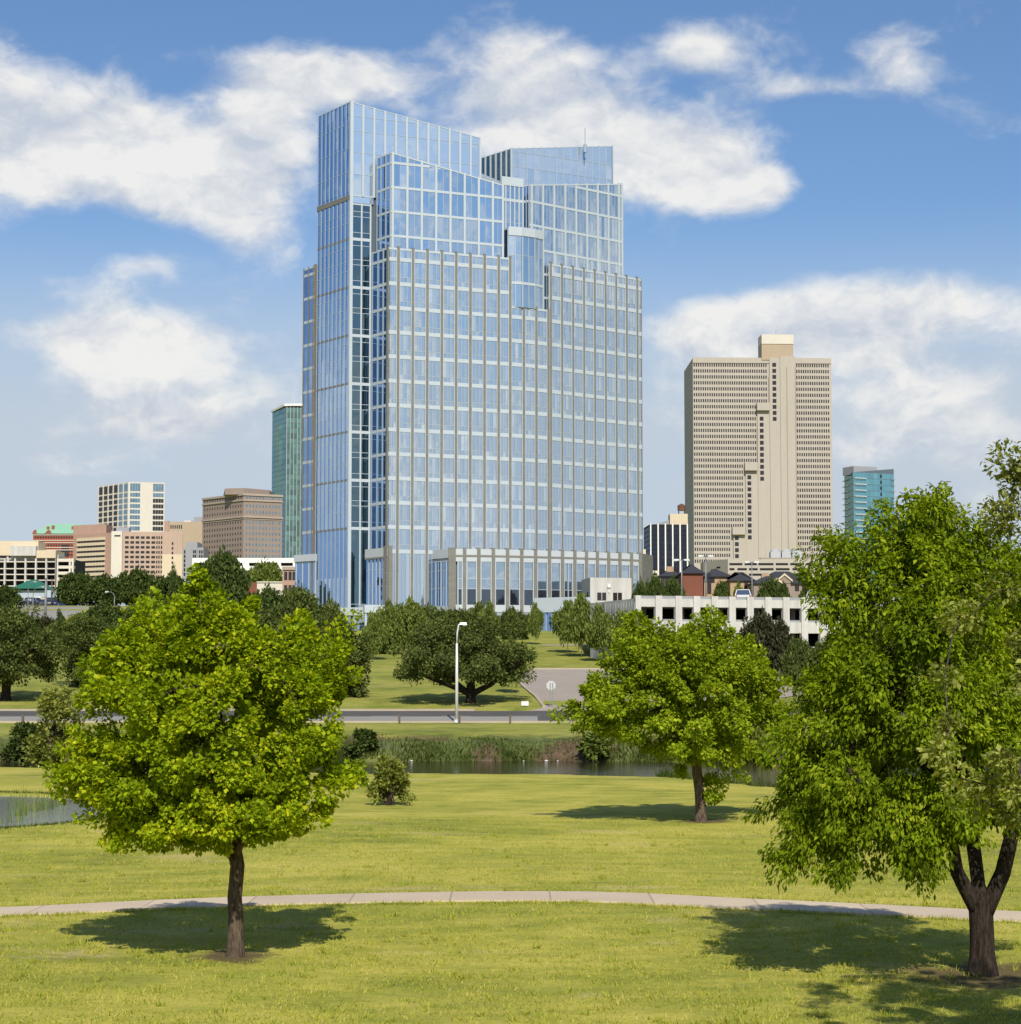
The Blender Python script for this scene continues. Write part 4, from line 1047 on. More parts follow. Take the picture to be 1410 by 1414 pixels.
for k in range(7):   # concrete posts inside, seen through the openings
    q = gf.pt(3 + 5 * k, -4.5, 0); mb = MB(); mb.box(q[0] - .25, q[0] + .25, q[1] - .25, q[1] + .25, zb, PZ(833, D) - .5); mb.build('inner_post', M_GAR, garage)
# stair head
D2 = 350; sc = Vector((PX(815, D2, 830), D2)); sr = Vector((PX(873, D2, 830), D2 + 2)); sl_ = Vector((PX(803, D2 + 9, 830), D2 + 9))
stair = Bldg('stair_house', 'pale concrete stair house with two square windows in front of the glass podium', 'stair house', sc.x + 3, D2 + 3)
stair.block([sc, sr, sr + Vector((0, 9)), sl_], 11.0, PZ(797.5, D2), M_GAR)
f = Fr(sc, sr)
for (a_, b_) in ((825, 838), (848, 861)):
    t0, t1 = PX(a_, D2) - sc.x, PX(b_, D2) - sc.x
    stair.win(f, t0, t1, PZ(829, D2), PZ(818, D2), M_DGLASS, .03)
    mb = MB(); f.box(mb, (t0 + t1) / 2 - .05, (t0 + t1) / 2 + .05, 0, .07, PZ(829, D2), PZ(818, D2)); mb.build('window_bar', M_GAR, stair.root)
mb = MB(); q = f.pt(PX(842, D2) - sc.x, .1, 0); mb.box(q[0] - .25, q[0] + .25, q[1] - .3, q[1] + .1, PZ(811, D2), PZ(806.5, D2)); mb.box(q[0] - .08, q[0] + .08, q[1] - .1, q[1] + .1, PZ(818, D2), PZ(811, D2)); mb.build('wall_lamp', M_WHITE2, stair.root)
f2 = Fr(sc, sl_)
for k in range(2): stair.win(f2, f2.L * (.2 + .35 * k), f2.L * (.32 + .35 * k), PZ(830, D2), PZ(817, D2), M_DGLASS, .03)
stair.done()

# ================================================================== left of the tower
# teal tower with fins and a slanted white roof
D = 1250; fl_, fr_, c, l, r = two_face(375.5, 394.5, 420, 650, D, D + 24, D + 5)
b = Bldg('teal_glass_tower', 'teal and mint glass tower with white fins and slanted roof behind the tall blue tower', 'glass tower', c.x + 4, D + 15)
zt = PZ(561, D); zb = PZ(800, D)
b.block([c, r, r * 1.02, l], zb, zt, M_DARKF)
for k in range(30):
    z = PZ(566 + 7.1 * k, D)
    for t_ in span(.1, fl_.L - .1, 4): b.win(fl_, t_ - fl_.L / 8 + .06, t_ + fl_.L / 8 - .06, z - 1.45, z + 1.45, M_TEALG if not (1.5 < t_ / fl_.L * 4 < 2.9 and 2 < k < 19) else M_MINTG)
    for t_ in span(.1, fr_.L - .1, 5): b.win(fr_, t_ - fr_.L / 10 + .06, t_ + fr_.L / 10 - .06, z - 1.35, z + 1.35, M_MINTG)
for k in range(6):
    mb = MB(); t_ = .3 + (fr_.L - .6) * k / 5; fr_.box(mb, t_ - .14, t_ + .14, 0, .6, zb, zt - .3); mb.build('fin', M_GREYL, b.root)
mb = MB(); A_ = Vector(fl_.pt(fl_.L + 1, .8, 0)[:2])
mb.face([(A_.x, A_.y, PZ(561, D) + .5), (c.x - 1, c.y - 1.5, PZ(563, D) + 2.2), (r.x + 1, r.y - 1, PZ(556, D)), (r.x + 1, r.y + 24, PZ(548, D)), (l.x + 8, l.y + 22, PZ(550, D))])
mb.v += [(x, y, z - 1.3) for x, y, z in mb.v[:5]]; mb.f += [(9, 8, 7, 6, 5)] + [(i, i + 5, (i + 1) % 5 + 5, (i + 1) % 5) for i in range(5)]; mb.m += [0] * 6
mb.build('roof', M_WHITE2, b.root)
b.done()

# brown brick hotel-like block
D = 1000; fl_, fr_, c, l, r = two_face(279.5, 336, 389.5, 730, D, D + 28, D + 10)
b = Bldg('brown_brick_block', 'grey brown brick block with pale cornices and rows of small windows', 'brick building', c.x, D + 16)
zt = PZ(681.5, D); zb = PZ(800, D)
b.block([c, r, r * 1.026, l + Vector((6, 12)), l], zb, zt, M_BROWNB)
mb = MB(); mb.prism([tuple(c + Vector((-9.5, 4))), tuple(c + Vector((0, 1.6))), tuple(r + Vector((-6.5, 3))), tuple(r + Vector((-6.5, 22))), tuple(l + Vector((8.5, 12)))], zt - .2, PZ(673.5, D)); mb.build('penthouse', M_BROWNB, b.root)
for y0, y1, d in ((681.2, 684, .5), (689.5, 691.5, .5), (712, 714.5, .6), (716, 717, .3)):
    for f in (fl_, fr_):
        mb = MB(); f.box(mb, -.3 if f is fr_ else -.3, f.L + .2, -.2, d, PZ(y1, D), PZ(y0, D)); mb.build('cornice', M_BROWNT, b.root)
for y in [686.5, 698, 706.5] + [720.5 + 7.8 * k for k in range(8)]:
    z = PZ(y, D); b.rows(fr_, span(.8, fr_.L - .6, 11), .75, [z], 1.25, M_BGLASS); b.rows(fl_, span(1, fl_.L - 1, 15), .8, [z], 1.2, M_DGLASS)
b.done()

# pale concrete office block, two faces of ribbon windows
D = 1100; fl_, fr_, c, l, r = two_face(136, 177.5, 227, 700, D, D + 26, D + 4)
b = Bldg('cream_office_block', 'cream office block with gridded dark windows rising behind the pink brick building', 'office block', c.x + 5, D + 14)
zt = PZ(665.5, D); zb = PZ(770, D)
b.block([c, r, r * 1.024, l], zb, zt, M_OFFW)
ysr = [(667.3, 678)] + [(680.3 + 7.75 * k, 685.8 + 7.75 * k) for k in range(9)]
T = lambda px: PX(px, D + 2) - c.x
for (y0, y1) in ysr:
    for (a_, b_) in ((179.5, 193.5), (210.8, 225.5)):
        for k in range(4): b.win(fr_, lerp(T(a_), T(b_), k / 4) + .05, lerp(T(a_), T(b_), (k + 1) / 4) - .05, PZ(y1, D), PZ(y0, D), M_BGLASS if a_ < 200 or y0 < 684 else M_DGLASS)
    for k in range(6):
        t0 = fl_.L * k / 6 + .45; b.win(fl_, t0, t0 + fl_.L / 6 - .9, PZ(y1, D), PZ(y0, D), M_DGLASS if k > 1 else M_BGLASS)
for k in range(7):
    mb = MB(); t0 = fl_.L * k / 6; fl_.box(mb, max(0, t0 - .3), min(fl_.L, t0 + .3), 0, .45, zb, zt); mb.build('rib', M_OFFW, b.root)
b.done()

# tan building, grey art-deco sliver
D = 1180; x0, x1 = PX(224, D), PX(283, D)
b = Bldg('tan_brick_block', 'plain tan block with a band of dark slots between cream and brown brick blocks', 'building', (x0 + x1) / 2, D + 12)
zt = PZ(720.5, D); b.block([(x0, D), (x1, D), (x1, D + 24), (x0, D + 24)], PZ(790, D), zt, M_TANW)
f = Fr((x0, D), (x1, D)); T = lambda px: PX(px, D) - x0
b.block([(x0, D - 1), (PX(233, D), D - 1), (PX(233, D), D + 8), (x0, D + 8)], PZ(790, D), PZ(719.5, D), M_PINK, 'side_wing')
for k in range(6): b.win(f, T(235 + 2.9 * k), T(236.6 + 2.9 * k), PZ(730, D), PZ(725, D), M_VOID)
mb = MB(); mb.box(PX(266, D), PX(279, D), D + 4, D + 12, zt - .1, PZ(713, D)); mb.build('penthouse', M_GREYW, b.root)
mb = MB(); mb.box(PX(252, D), PX(262, D), D + 5, D + 10, zt - .1, PZ(718, D)); mb.build('roof_plant', M_OFFW, b.root)
b.done()
D = 980; x0, x1 = PX(253, D), PX(281, D)
b = Bldg('grey_stepped_block', 'small grey stepped stone block with narrow dark windows between two brick buildings', 'building', (x0 + x1) / 2, D + 10)
b.block([(x0, D), (x1, D), (x1, D + 18), (x0, D + 18)], PZ(800, D), PZ(756, D), M_GREYW)
b.block([(PX(257, D), D - .8), (PX(273, D), D - .8), (PX(273, D), D + 14), (PX(257, D), D + 14)], PZ(800, D), PZ(748.5, D), M_GREYW, 'tower_wall')
f = Fr((x0, D - .8), (x1, D - .8)); T = lambda px: PX(px, D) - x0
for k in range(6):
    z = PZ(762 + 6.2 * k, D)
    for px in (255.2, 268, 270.5, 276, 279): b.win(f, T(px) - .35, T(px) + .35, z - .75, z + .75, M_DGLASS, .05 if 257 < px < 273 else -.7)
b.done()

# pink brick apartment building with a striped wing and a white stair panel
D = 850; xa, xb_, xc_, xd, xe = PX(101, D + 14), PX(154, D), PX(169.5, D + 1), PX(225.5, D + 2), PX(253.5, D + 2)
b = Bldg('pink_brick_apartments', 'pink brick apartment building with a beige striped wing and white stair panel', 'apartment building', xc_, D + 12)
zt = PZ(734, D); zb = PZ(812, D)
fw = Fr((xb_, D), (xa, D + 14)); T = lambda px: fw.L * (154 - px) / 53
b.block([(xa, D + 14), (xb_, D), (xb_, D + 24), (xa, D + 24)], zb, PZ(737, D + 7), M_PINK)
b.block([(PX(101, D + 16), D + 16), (PX(146.5, D + 8), D + 8), (PX(146.5, D + 8), D + 22), (PX(101, D + 16), D + 22)], PZ(738, D), PZ(724.5, D + 12), M_PINK, 'upper_wall')
for k in range(9):
    y = 741 + 7.0 * k
    mb = MB(); fw.box(mb, T(145.5), T(107), -.1, .5, PZ(y + 4.0, D), PZ(y, D) + .0); mb.build('balcony_band', M_CREAM, b.root)
    for i in range(9): b.win(fw, lerp(T(145), T(107.5), i / 9) + .1, lerp(T(145), T(107.5), (i + 1) / 9) - .1, PZ(y + 6.8, D), PZ(y + 4.1, D), M_DGLASS)
b.block([(xb_ + .02, D - .6), (xc_, D - .6), (xc_, D + 12), (xb_ + .02, D + 12)], zb, PZ(733.5, D), M_OFFW, 'stair_panel')
mb = MB(); f = Fr((xb_, D - .6), (xc_, D - .6)); b.win(f, f.L * .28, f.L * .85, PZ(741, D), PZ(739, D), M_VOID)
b.block([(xc_ + .01, D + .5), (xd, D + 2), (xd, D + 24), (xc_ + .01, D + 24)], zb, zt, M_PINKL)
f = Fr((xc_, D + .5), (xd, D + 2)); T = lambda px: (px - 169.5) / 56 * f.L
for k in range(9):
    z = PZ(742 + 6.75 * k, D)
    for px in (175.5, 182.8, 190, 197.2, 204.4, 211.8): b.win(f, T(px) - .75, T(px) + .75, z - .5, z + .5, M_DGLASS)
    for px in (216.8, 219.8, 223.2): b.win(f, T(px) - .28, T(px) + .28, z - .55, z + .55, M_DGLASS)
b.block([(xd + .02, D - .5), (xe, D - .5), (xe * (1 + 22 / D), D + 22), (xd + .02, D + 22)], PZ(765.5, D), zt, M_PINKL, 'upper_wing_wall')
b.block([(xd + .02, D - .55), (xe, D - .55), (xe * (1 + 22 / D), D + 22), (xd + .02, D + 22)], zb, PZ(765.5, D), M_CREAM, 'lower_wing_wall')
f = Fr((xd, D - .6), (xe, D - .6))
for k in range(7): z = PZ(750.5 + 6.6 * k, D); b.win(f, f.L * .47, f.L * .55, z - .5, z + .5, M_DGLASS)
mb = MB(); mb.box(PX(157, D), PX(175, D), D + 5, D + 9, zt - .1, PZ(727, D)); mb.build('roof_plant', M_GREYW, b.root)
b.done()

# red brick building with a copper green roof
D = 1050; x0, x1 = PX(45.5, D), PX(120, D)
b = Bldg('red_brick_hall', 'ornate red brick hall with pale green copper roof and chimneys', 'historic building', (x0 + x1) / 2, D + 14)
ze = PZ(737, D); b.block([(x0, D), (x1, D), (x1, D + 26), (x0, D + 26)], PZ(790, D), ze, M_REDB)
mb = MB(); zr = PZ(723.5, D + 13)
hip_roof(mb, x0, x1, D, D + 26, ze, zr, 6, .8); rf = mb.build('roof', M_GREENR, b.root)
for px, yt in ((62.5, 726), (69.5, 724.5), (97, 725.5), (112.5, 726.5)):
    cx = PX(px, D); mb = MB(); mb.box(cx - .6, cx + .6, D + 5, D + 6.4, ze, PZ(yt, D)); mb.build('chimney', M_REDB, rf)
for px, w in ((47.5, 1.2), (66.5, 1.9), (108, 1.9)):
    cx = PX(px, D); mb = MB(); zz = PZ(731.5, D); mb.face([(cx - w, D - .6, ze), (cx + w, D - .6, ze), (cx, D - .6, zz)]); mb.face([(cx + w, D - .6, ze), (cx + w, D + 6, ze), (cx, D + 6, zz), (cx, D - .6, zz)]); mb.face([(cx - w, D + 6, ze), (cx - w, D - .6, ze), (cx, D - .6, zz), (cx, D + 6, zz)])
    mb.build('gable', M_REDB, b.root)
f = Fr((x0, D), (x1, D)); T = lambda px: PX(px, D) - x0
for y in (738.2, 745.8, 749, 755.5, 759):
    mb = MB(); f.box(mb, -.1, f.L, -.1, .35, PZ(y + .9, D), PZ(y, D)); mb.build('stone_band', M_OFFW, b.root)
for y in (742, 753, 761, 766):
    for k in range(18):
        t = T(49 + 3.6 * k); b.win(f, t - .42, t + .42, PZ(y + 1.4, D), PZ(y - 1.2, D), M_DGLASS)
for px in (87, 90.4, 93.7): b.win(f, T(px) - .5, T(px) + .5, PZ(769, D), PZ(752, D), M_DGLASS, .12)
b.done()

# grey-white parking structure on the far left
D = 720; x0, x1 = PX(-60, D), PX(79, D)
b = Bldg('far_parking_structure', 'pale concrete parking structure with stacked dark decks at the far left', 'parking structure', x0 + 15, D + 12)
f = Fr((x0, D), (x1, D)); T = lambda px: PX(px, D) - x0
zb = PZ(822, D)
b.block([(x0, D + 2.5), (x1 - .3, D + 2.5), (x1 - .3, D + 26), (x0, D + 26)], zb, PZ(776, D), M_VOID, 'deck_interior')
for y in (775, 784.5, 792.5, 800.5, 808.5, 816.5):
    mb = MB(); f.box(mb, 0, f.L, -2.4, 0, PZ(y + 1.3, D), PZ(y, D)); mb.build('deck_edge', M_OFFW, b.root)
for px in [-50 + 14.3 * k for k in range(10)] + [78]:
    mb = MB(); f.box(mb, T(px) - .28, T(px) + .28, -1.2, .3, zb, PZ(771, D)); mb.build('column', M_GAR, b.root)
for (a_, b_, y0, y1, d) in ((-60, 51, 746.5, 766.5, -1), (-60, 78.8, 765.5, 776, -1.5), (51, 77.5, 760, 770.5, -.5), (15, 50.5, 754, 767.5, .8)):
    mb = MB(); f.box(mb, T(a_), T(b_), -14, d + .02 * a_, PZ(y1, D), PZ(y0, D)); mb.build('parapet', M_CREAM if a_ == 51 or y0 < 750 else M_GAR, b.root)
for (a_, b_) in ((-6, 8), (11, 14)): b.win(f, T(a_), T(b_), PZ(770.5, D), PZ(767, D), M_VOID, -1.3)
b.done()
for k, (px, py) in enumerate(((28, 781), (53.5, 787.5), (52.5, 795.5), (72, 788), (12.5, 781), (28.5, 796))):
    pass
D = 700; x0, x1 = PX(79, D), PX(101.5, D)
b = Bldg('stacked_parking_ramp', 'pale stacked parking ramp with parked white cars beside the brick apartments', 'parking structure', (x0 + x1) / 2, D + 10)
f = Fr((x0, D), (x1, D)); T = lambda px: PX(px, D) - x0
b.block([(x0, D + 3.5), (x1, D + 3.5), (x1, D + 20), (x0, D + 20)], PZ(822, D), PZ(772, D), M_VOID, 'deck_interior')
for y in (771.5, 781, 789.3, 797.5, 806, 814.5):
    mb = MB(); f.box(mb, 0, f.L, -3.4, 0, PZ(y + 4.0, D), PZ(y, D)); mb.build('deck_edge', M_OFFW, b.root)
for px in (79.5, 97, 101): mb = MB(); f.box(mb, max(0, T(px) - .3), T(px) + .3, -1, .25, PZ(822, D), PZ(771, D)); mb.build('column', M_OFFW, b.root)
b.done()

# green roofed pavilion and pale blue wall
D = 520; x0, x1 = PX(22, D), PX(62, D)
b = Bldg('green_roofed_pavilion', 'low pavilion with a dark green hipped metal roof and pale blue wall', 'pavilion', (x0 + x1) / 2, D + 8)
z0, ze = PZ(838, D), PZ(813, D)
b.block([(x0, D), (PX(82, D), D), (PX(82, D), D + 14), (x0, D + 14)], z0, PZ(815, D), M_BLUEW)
mb = MB(); hip_roof(mb, PX(17, D), PX(62.5, D), D - 1, D + 15, ze, PZ(800.5, D + 7), 3.4, .2); mb.build('roof', M_DGREEN, b.root)
f = Fr((x0, D), (PX(82, D), D)); T = lambda px: PX(px, D) - x0
for (a_, b_) in ((26, 34), (39, 46)): b.win(f, T(a_), T(b_), z0 + 1, PZ(826, D), M_DGLASS)
b.done()
D = 505; x0, x1 = PX(50, D), PX(76, D)
b = Bldg('cream_shed', 'small cream shed with a white top beside the parked cars', 'shed', (x0 + x1) / 2, D + 3)
b.block([(x0, D), (x1, D), (x1, D + 5), (x0, D + 5)], PZ(842, D), PZ(826, D), M_CREAM)
mb = MB(); mb.box(x0 - .1, PX(58, D), D - .3, D + 5.2, PZ(826, D), PZ(824, D)); mb.box(x0, PX(58, D), D - .12, D - .02, PZ(831, D), PZ(829, D)); mb.build('roof', M_WHITE2, b.root)
mb = MB(); mb.box(PX(64, D), PX(68, D), D - .08, D, PZ(842, D), PZ(831, D)); mb.build('door', M_TAN, b.root)
b.done()

# white deck, low brick buildings between the trees and the tower
D = 640; x0, x1 = PX(266, D), PX(409, D)
b = Bldg('white_parking_deck', 'long white parking deck with dark slots below the brown brick block', 'parking deck', (x0 + x1) / 2, D + 14)
f = Fr((x0, D), (x1, D)); T = lambda px: PX(px, D) - x0
zt = PZ(770.5, D); zb = PZ(815, D)
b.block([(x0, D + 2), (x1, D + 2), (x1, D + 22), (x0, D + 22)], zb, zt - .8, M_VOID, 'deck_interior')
for (y0, y1) in ((770.5, 777), (781.5, 788.5), (794, 801), (806, 812)):
    mb = MB(); f.box(mb, 0, f.L, -2, 0, PZ(y1, D), PZ(y0, D)); mb.build('parapet', M_WHITE2, b.root)
for px in (268, 300, 326, 337.5, 342, 363, 386, 407):
    mb = MB(); f.box(mb, max(0, T(px) - .5), T(px) + .5, -.6, .25, zb, zt); mb.build('column', M_WHITE2, b.root)
b.done()
D = 480; x0, xm, x1 = PX(338, D), PX(355.5, D), PX(393, D)
b = Bldg('low_flat_building', 'low flat roofed building with dark red end and pale wall beside the tower', 'building', xm, D + 7)
b.block([(x0, D), (xm, D), (xm, D + 12), (x0, D + 12)], PZ(832, D), PZ(804.5, D), M_REDB2, 'brick_wall')
b.block([(xm + .01, D - .2), (x1, D - .2), (x1, D + 12), (xm + .01, D + 12)], PZ(832, D), PZ(803.5, D), M_OFFW)
f = Fr((xm, D - .2), (x1, D - .2)); T = lambda px: PX(px, D) - xm
for (a_, b_, y0, y1) in ((367, 374, 815, 820), (375, 381, 815, 820), (382, 387, 815, 820), (366, 368, 806, 809)): b.win(f, T(a_), T(b_), PZ(y1, D), PZ(y0, D), M_DGLASS)
mb = MB(); f.box(mb, 0, f.L, -.2, .25, PZ(804.5, D), PZ(803, D)); mb.build('coping', M_OFFW, b.root)
b.done()
D = 460; x0, x1 = PX(390.5, D), PX(415, D)
b = Bldg('brick_office_building', 'three storey brown brick building tucked against the left side of the tower', 'building', (x0 + x1) / 2, D + 7)
b.block([(x0, D), (x1, D), (x1, D + 12), (x0, D + 12)], PZ(838, D), PZ(783, D), M_PINK)
f = Fr((x0, D), (x1, D)); T = lambda px: PX(px, D) - x0
mb = MB(); f.box(mb, -.1, f.L, -.2, .3, PZ(787, D), PZ(783, D) + .1); mb.build('cornice', M_BROWNT, b.root)
for px in (395, 401, 406.5):
    for (y0, y1) in ((789.5, 801), (808, 820)): b.win(f, T(px) - .35, T(px) + .35, PZ(y1, D), PZ(y0, D), M_DGLASS)
b.done()
# ================================================================== vegetation
L_BRIGHT = leafmat('leaf_bright', [(0, (.048, .072, .004)), (.35, (.104, .150, .003)), (.65, (.172, .214, .005)), (.9, (.27, .285, .010)), (1, (.38, .37, .03))], .38, .02, (1.45, 1.35, .3), gain=2.0)
L_MID = leafmat('leaf_mid', [(0, (.044, .068, .005)), (.4, (.100, .140, .005)), (.75, (.162, .204, .008)), (1, (.26, .285, .025))], .38, .02, (1.45, 1.35, .3), gain=2.0)
L_PECAN = leafmat('leaf_pecan', [(0, (.028, .046, .003)), (.4, (.070, .106, .003)), (.75, (.124, .164, .005)), (1, (.23, .255, .02))], .40, .02, (1.45, 1.35, .3), gain=2.1)
L_OLIVE = leafmat('leaf_olive', [(0, (.038, .048, .007)), (.45, (.096, .112, .016)), (.8, (.165, .178, .034)), (1, (.27, .28, .08))], .38, .10, gain=2.1)
L_OAK = leafmat('leaf_live_oak', [(0, (.016, .026, .006)), (.5, (.040, .054, .012)), (.85, (.072, .086, .020)), (1, (.11, .12, .035))], .32, .05, gain=2.35)
L_DARK = leafmat('leaf_dark', [(0, (.014, .025, .006)), (.5, (.033, .050, .011)), (.85, (.058, .080, .018)), (1, (.09, .11, .026))], .30, .04, gain=1.9)
L_FRESH = leafmat('leaf_young', [(0, (.040, .058, .012)), (.5, (.086, .114, .022)), (.85, (.13, .16, .034)), (1, (.19, .21, .05))], .36, .04, gain=1.75)
L_PURPLE = leafmat('leaf_dull', [(0, (.02, .022, .012)), (.5, (.045, .05, .022)), (.85, (.075, .075, .035)), (1, (.11, .10, .05))], .2, .04)
L_GRASS = leafmat('grass_blade', [(0, (.13, .18, .02)), (.4, (.25, .28, .035)), (.75, (.36, .34, .06)), (1, (.50, .42, .16))], .3, .02, (1.2, 1.15, .6), gain=1.35)
L_BANK = leafmat('bank_grass', [(0, (.030, .05, .010)), (.45, (.062, .092, .017)), (.8, (.11, .135, .03)), (1, (.24, .22, .10))], .25, .02)
L_REED = leafmat('pond_reed', [(0, (.06, .11, .02)), (.5, (.14, .2, .04)), (1, (.34, .32, .12))], .25, .03)

def bark(name, col, sc=1.0):
    m, nt = mat(name)
    pos = nt.new('ShaderNodeNewGeometry').outputs['Position']
    st = nt.vmath('MULTIPLY', pos, (9 * sc, 9 * sc, 1.6 * sc))
    a = nt.noise(st, 2.2, 6, .65); b = nt.noise(pos, 1.3, 4, .6)
    c = nt.vmath('SCALE', tuple(col), scale=nt.math('ADD', .02, nt.math('ADD', nt.math('MULTIPLY', nt.maprange(a, .3, .7), 1.0), nt.math('MULTIPLY', b, .9))))
    bp = nt.new('ShaderNodeBump', {'Strength': 1.0, 'Distance': .09, 'Height': a})
    bs = nt.new('ShaderNodeBsdfPrincipled', {'Base Color': c, 'Roughness': .95, 'Specular IOR Level': .1, 'Normal': bp.outputs[0]}); finish(nt, bs.outputs[0]); return m
BK_BROWN = bark('bark_brown', (.135, .10, .072)); BK_DARK = bark('bark_dark', (.05, .038, .03)); BK_GREY = bark('bark_grey', (.13, .11, .09), .8)

def leaves(cent, rad, per, ll, lw, droop, axis, g, flat=.8, outw=.5, fold=.18, spray=0.0):
    """cent (n,3) clump centres -> leaf quads; axis: point the crown grows from"""
    n = len(cent); N = n * per
    c = np.repeat(cent, per, 0); r = np.repeat(rad, per)
    d = g.normal(size=(N, 3)); d /= np.linalg.norm(d, axis=1, keepdims=True)
    q = d * (g.random((N, 1)) ** .45) * r[:, None]; q[:, 2] *= flat
    if spray:
        ca = cent - axis; ca /= np.linalg.norm(ca, axis=1, keepdims=True) + 1e-9
        ca = ca * .8 + np.array([0, 0, .45 - droop * .6]) + g.normal(size=(n, 3)) * .45; ca /= np.linalg.norm(ca, axis=1, keepdims=True)
        sx_ = np.repeat(.5 + spray * g.random(n) ** 1.5, per)[:, None]; A_ = np.repeat(ca, per, 0)
        al = (q * A_).sum(1, keepdims=True); q = q * .82 + A_ * (al * sx_ + np.abs(al) * sx_ * .6) * (1.0)
        q -= A_ * np.maximum(0, 0) ; q *= (1 - .35 * np.clip(al / r[:, None], 0, 1) * (q * A_ != 0))
    p = c + q
    out = p - axis; out /= np.linalg.norm(out, axis=1, keepdims=True) + 1e-9
    t = .55 * d + outw * out + g.normal(size=(N, 3)) * .55; t[:, 2] -= droop
    t /= np.linalg.norm(t, axis=1, keepdims=True)
    nn = .75 * np.array([0, 0, 1.0]) + .55 * out + .35 * d + g.normal(size=(N, 3)) * .55
    s = np.cross(t, nn); s /= np.linalg.norm(s, axis=1, keepdims=True) + 1e-9
    nn = np.cross(s, t)
    L = (ll * (.5 + 1.0 * g.random(N)))[:, None]; w = L * lw
    V = np.empty((N, 4, 3)); V[:, 0] = p; V[:, 2] = p + t * L - nn * L * .12
    m_ = p + t * L * .48 + nn * L * .06
    V[:, 1] = m_ + s * w; V[:, 3] = m_ - s * w
    Q = np.arange(N * 4).reshape(N, 4)
    return V.reshape(-1, 3), Q

def grow(trunk, tips, r_tip, expo=2.2, kmax=.5, seglen=.5, g=None):
    """connect every tip to the growing skeleton; returns list of (points, radii)"""
    nodes = [np.array(p, float) for p in trunk]; par = [-1] + list(range(len(trunk) - 1))
    top = nodes[-1]
    start = max(1, len(trunk) // 2)
    order = np.argsort(np.linalg.norm(tips - top, axis=1))
    leaf_idx = []
    for k in order:
        tp = tips[k]; arr = np.array(nodes[start:])
        dv = tp - arr; dist = np.linalg.norm(dv, axis=1)
        cost = dist + .35 * np.maximum(0, arr[:, 2] - tp[2]) + .12 * np.linalg.norm(arr - top, axis=1)
        j = int(np.argmin(cost)) + start
        a = nodes[j]; L = np.linalg.norm(tp - a); m = max(1, int(L / seglen)); prev = j
        for i in range(1, m + 1):
            t = i / m; q = a + (tp - a) * t
            q = q + np.array([0, 0, .10 * L * math.sin(math.pi * t)])
            if i < m and g is not None: q = q + g.normal(size=3) * .05 * L / m ** .5
            nodes.append(q); par.append(prev); prev = len(nodes) - 1
        leaf_idx.append(prev)
    w = np.zeros(len(nodes))
    for i in leaf_idx: w[i] += r_tip ** expo
    for i in range(len(nodes) - 1, 0, -1):
        if w[i] == 0: w[i] = (r_tip * .8) ** expo
        w[par[i]] += w[i]
    return nodes, par, w ** (1 / expo)

def skeleton_mesh(nodes, par, rad, trunk_n, r_base, rmin, sides=6):
    mb = MB(); k = r_base / rad[0]
    kids = {}
    for i, p in enumerate(par):
        if p >= 0: kids.setdefault(p, []).append(i)
    # chains: follow the thickest child
    stack = [0]; done = set()
    while stack:
        s = stack.pop(); ch = [s] if par[s] < 0 else [par[s], s]
        cur = s
        while cur in kids:
            ks = sorted(kids[cur], key=lambda q: -rad[q]); nxt = ks[0]
            if cur < trunk_n - 1: nxt = cur + 1 if cur + 1 in ks else ks[0]
            for o in ks:
                if o != nxt: stack.append(o)
            ch.append(nxt); cur = nxt
        rr = [max(rmin, min(rad[i] * k, r_base)) for i in ch]
        if par[s] >= 0 and len(rr) > 1: rr[0] = min(rr[0], rr[1] * 1.25)
        if max(rr) < rmin * 1.01 and len(ch) < 2: continue
        mb.tube([nodes[i] for i in ch], rr, sides if max(rr) < .08 else 10, cap=False)
    return mb

def fill(prof, D, n, g, ds=1.0, dmin=.4, shell=.35, zpow=1.0, rough=.16, dy=0.0, inset=.3):
    """clump centres inside a crown given as rows (photo y, left x, right x) at depth D"""
    pr = sorted([(PZ(py, D), PX(a, D, py), PX(b, D, py)) for py, a, b in prof])
    zs = np.array([p[0] for p in pr]); xl = np.array([p[1] for p in pr]); xr = np.array([p[2] for p in pr])
    xl = np.minimum(xl + inset, (xl + xr) / 2); xr = np.maximum(xr - inset, xl); zm = (zs[0] + zs[-1]) / 2; zs = np.clip(zs, zs[0] + inset * .8, zs[-1] - inset * .7) + np.arange(len(zs)) * 1e-5
    zz = np.linspace(zs[0], zs[-1], 200); wd = (np.interp(zz, zs, xr) - np.interp(zz, zs, xl)) ** 1.6; cdf = np.cumsum(wd) / wd.sum()
    pts = []; tries = 0; ph = g.random(6) * 6.28
    while len(pts) < n and tries < n * 60:
        tries += 1
        z = np.interp(g.random(), cdf, zz); a = g.random() * 2 * math.pi
        l, r = np.interp(z, zs, xl), np.interp(z, zs, xr); Rr = (r - l) / 2
        top = min(1, (zs[-1] - z) / max(.4, Rr * .8)); bot = min(1, (z - zs[0]) / max(.3, Rr * .5))
        f = g.random() ** shell
        lump = 1 + rough * (math.sin(3 * a + ph[0] + z * 1.1) * .5 + math.sin(5 * a + ph[1] - z * 2.1) * .5 + .5 * math.sin(z * 3.3 + ph[2] + 2 * a)) - rough * .5
        p = np.array([(l + r) / 2 + Rr * f * lump * math.cos(a), D + dy + Rr * ds * f * lump * math.sin(a), z])
        if pts:
            q = np.array(pts)
            if np.min(np.linalg.norm(q - p, axis=1)) < dmin: continue
        pts.append(p)
    return np.array(pts)

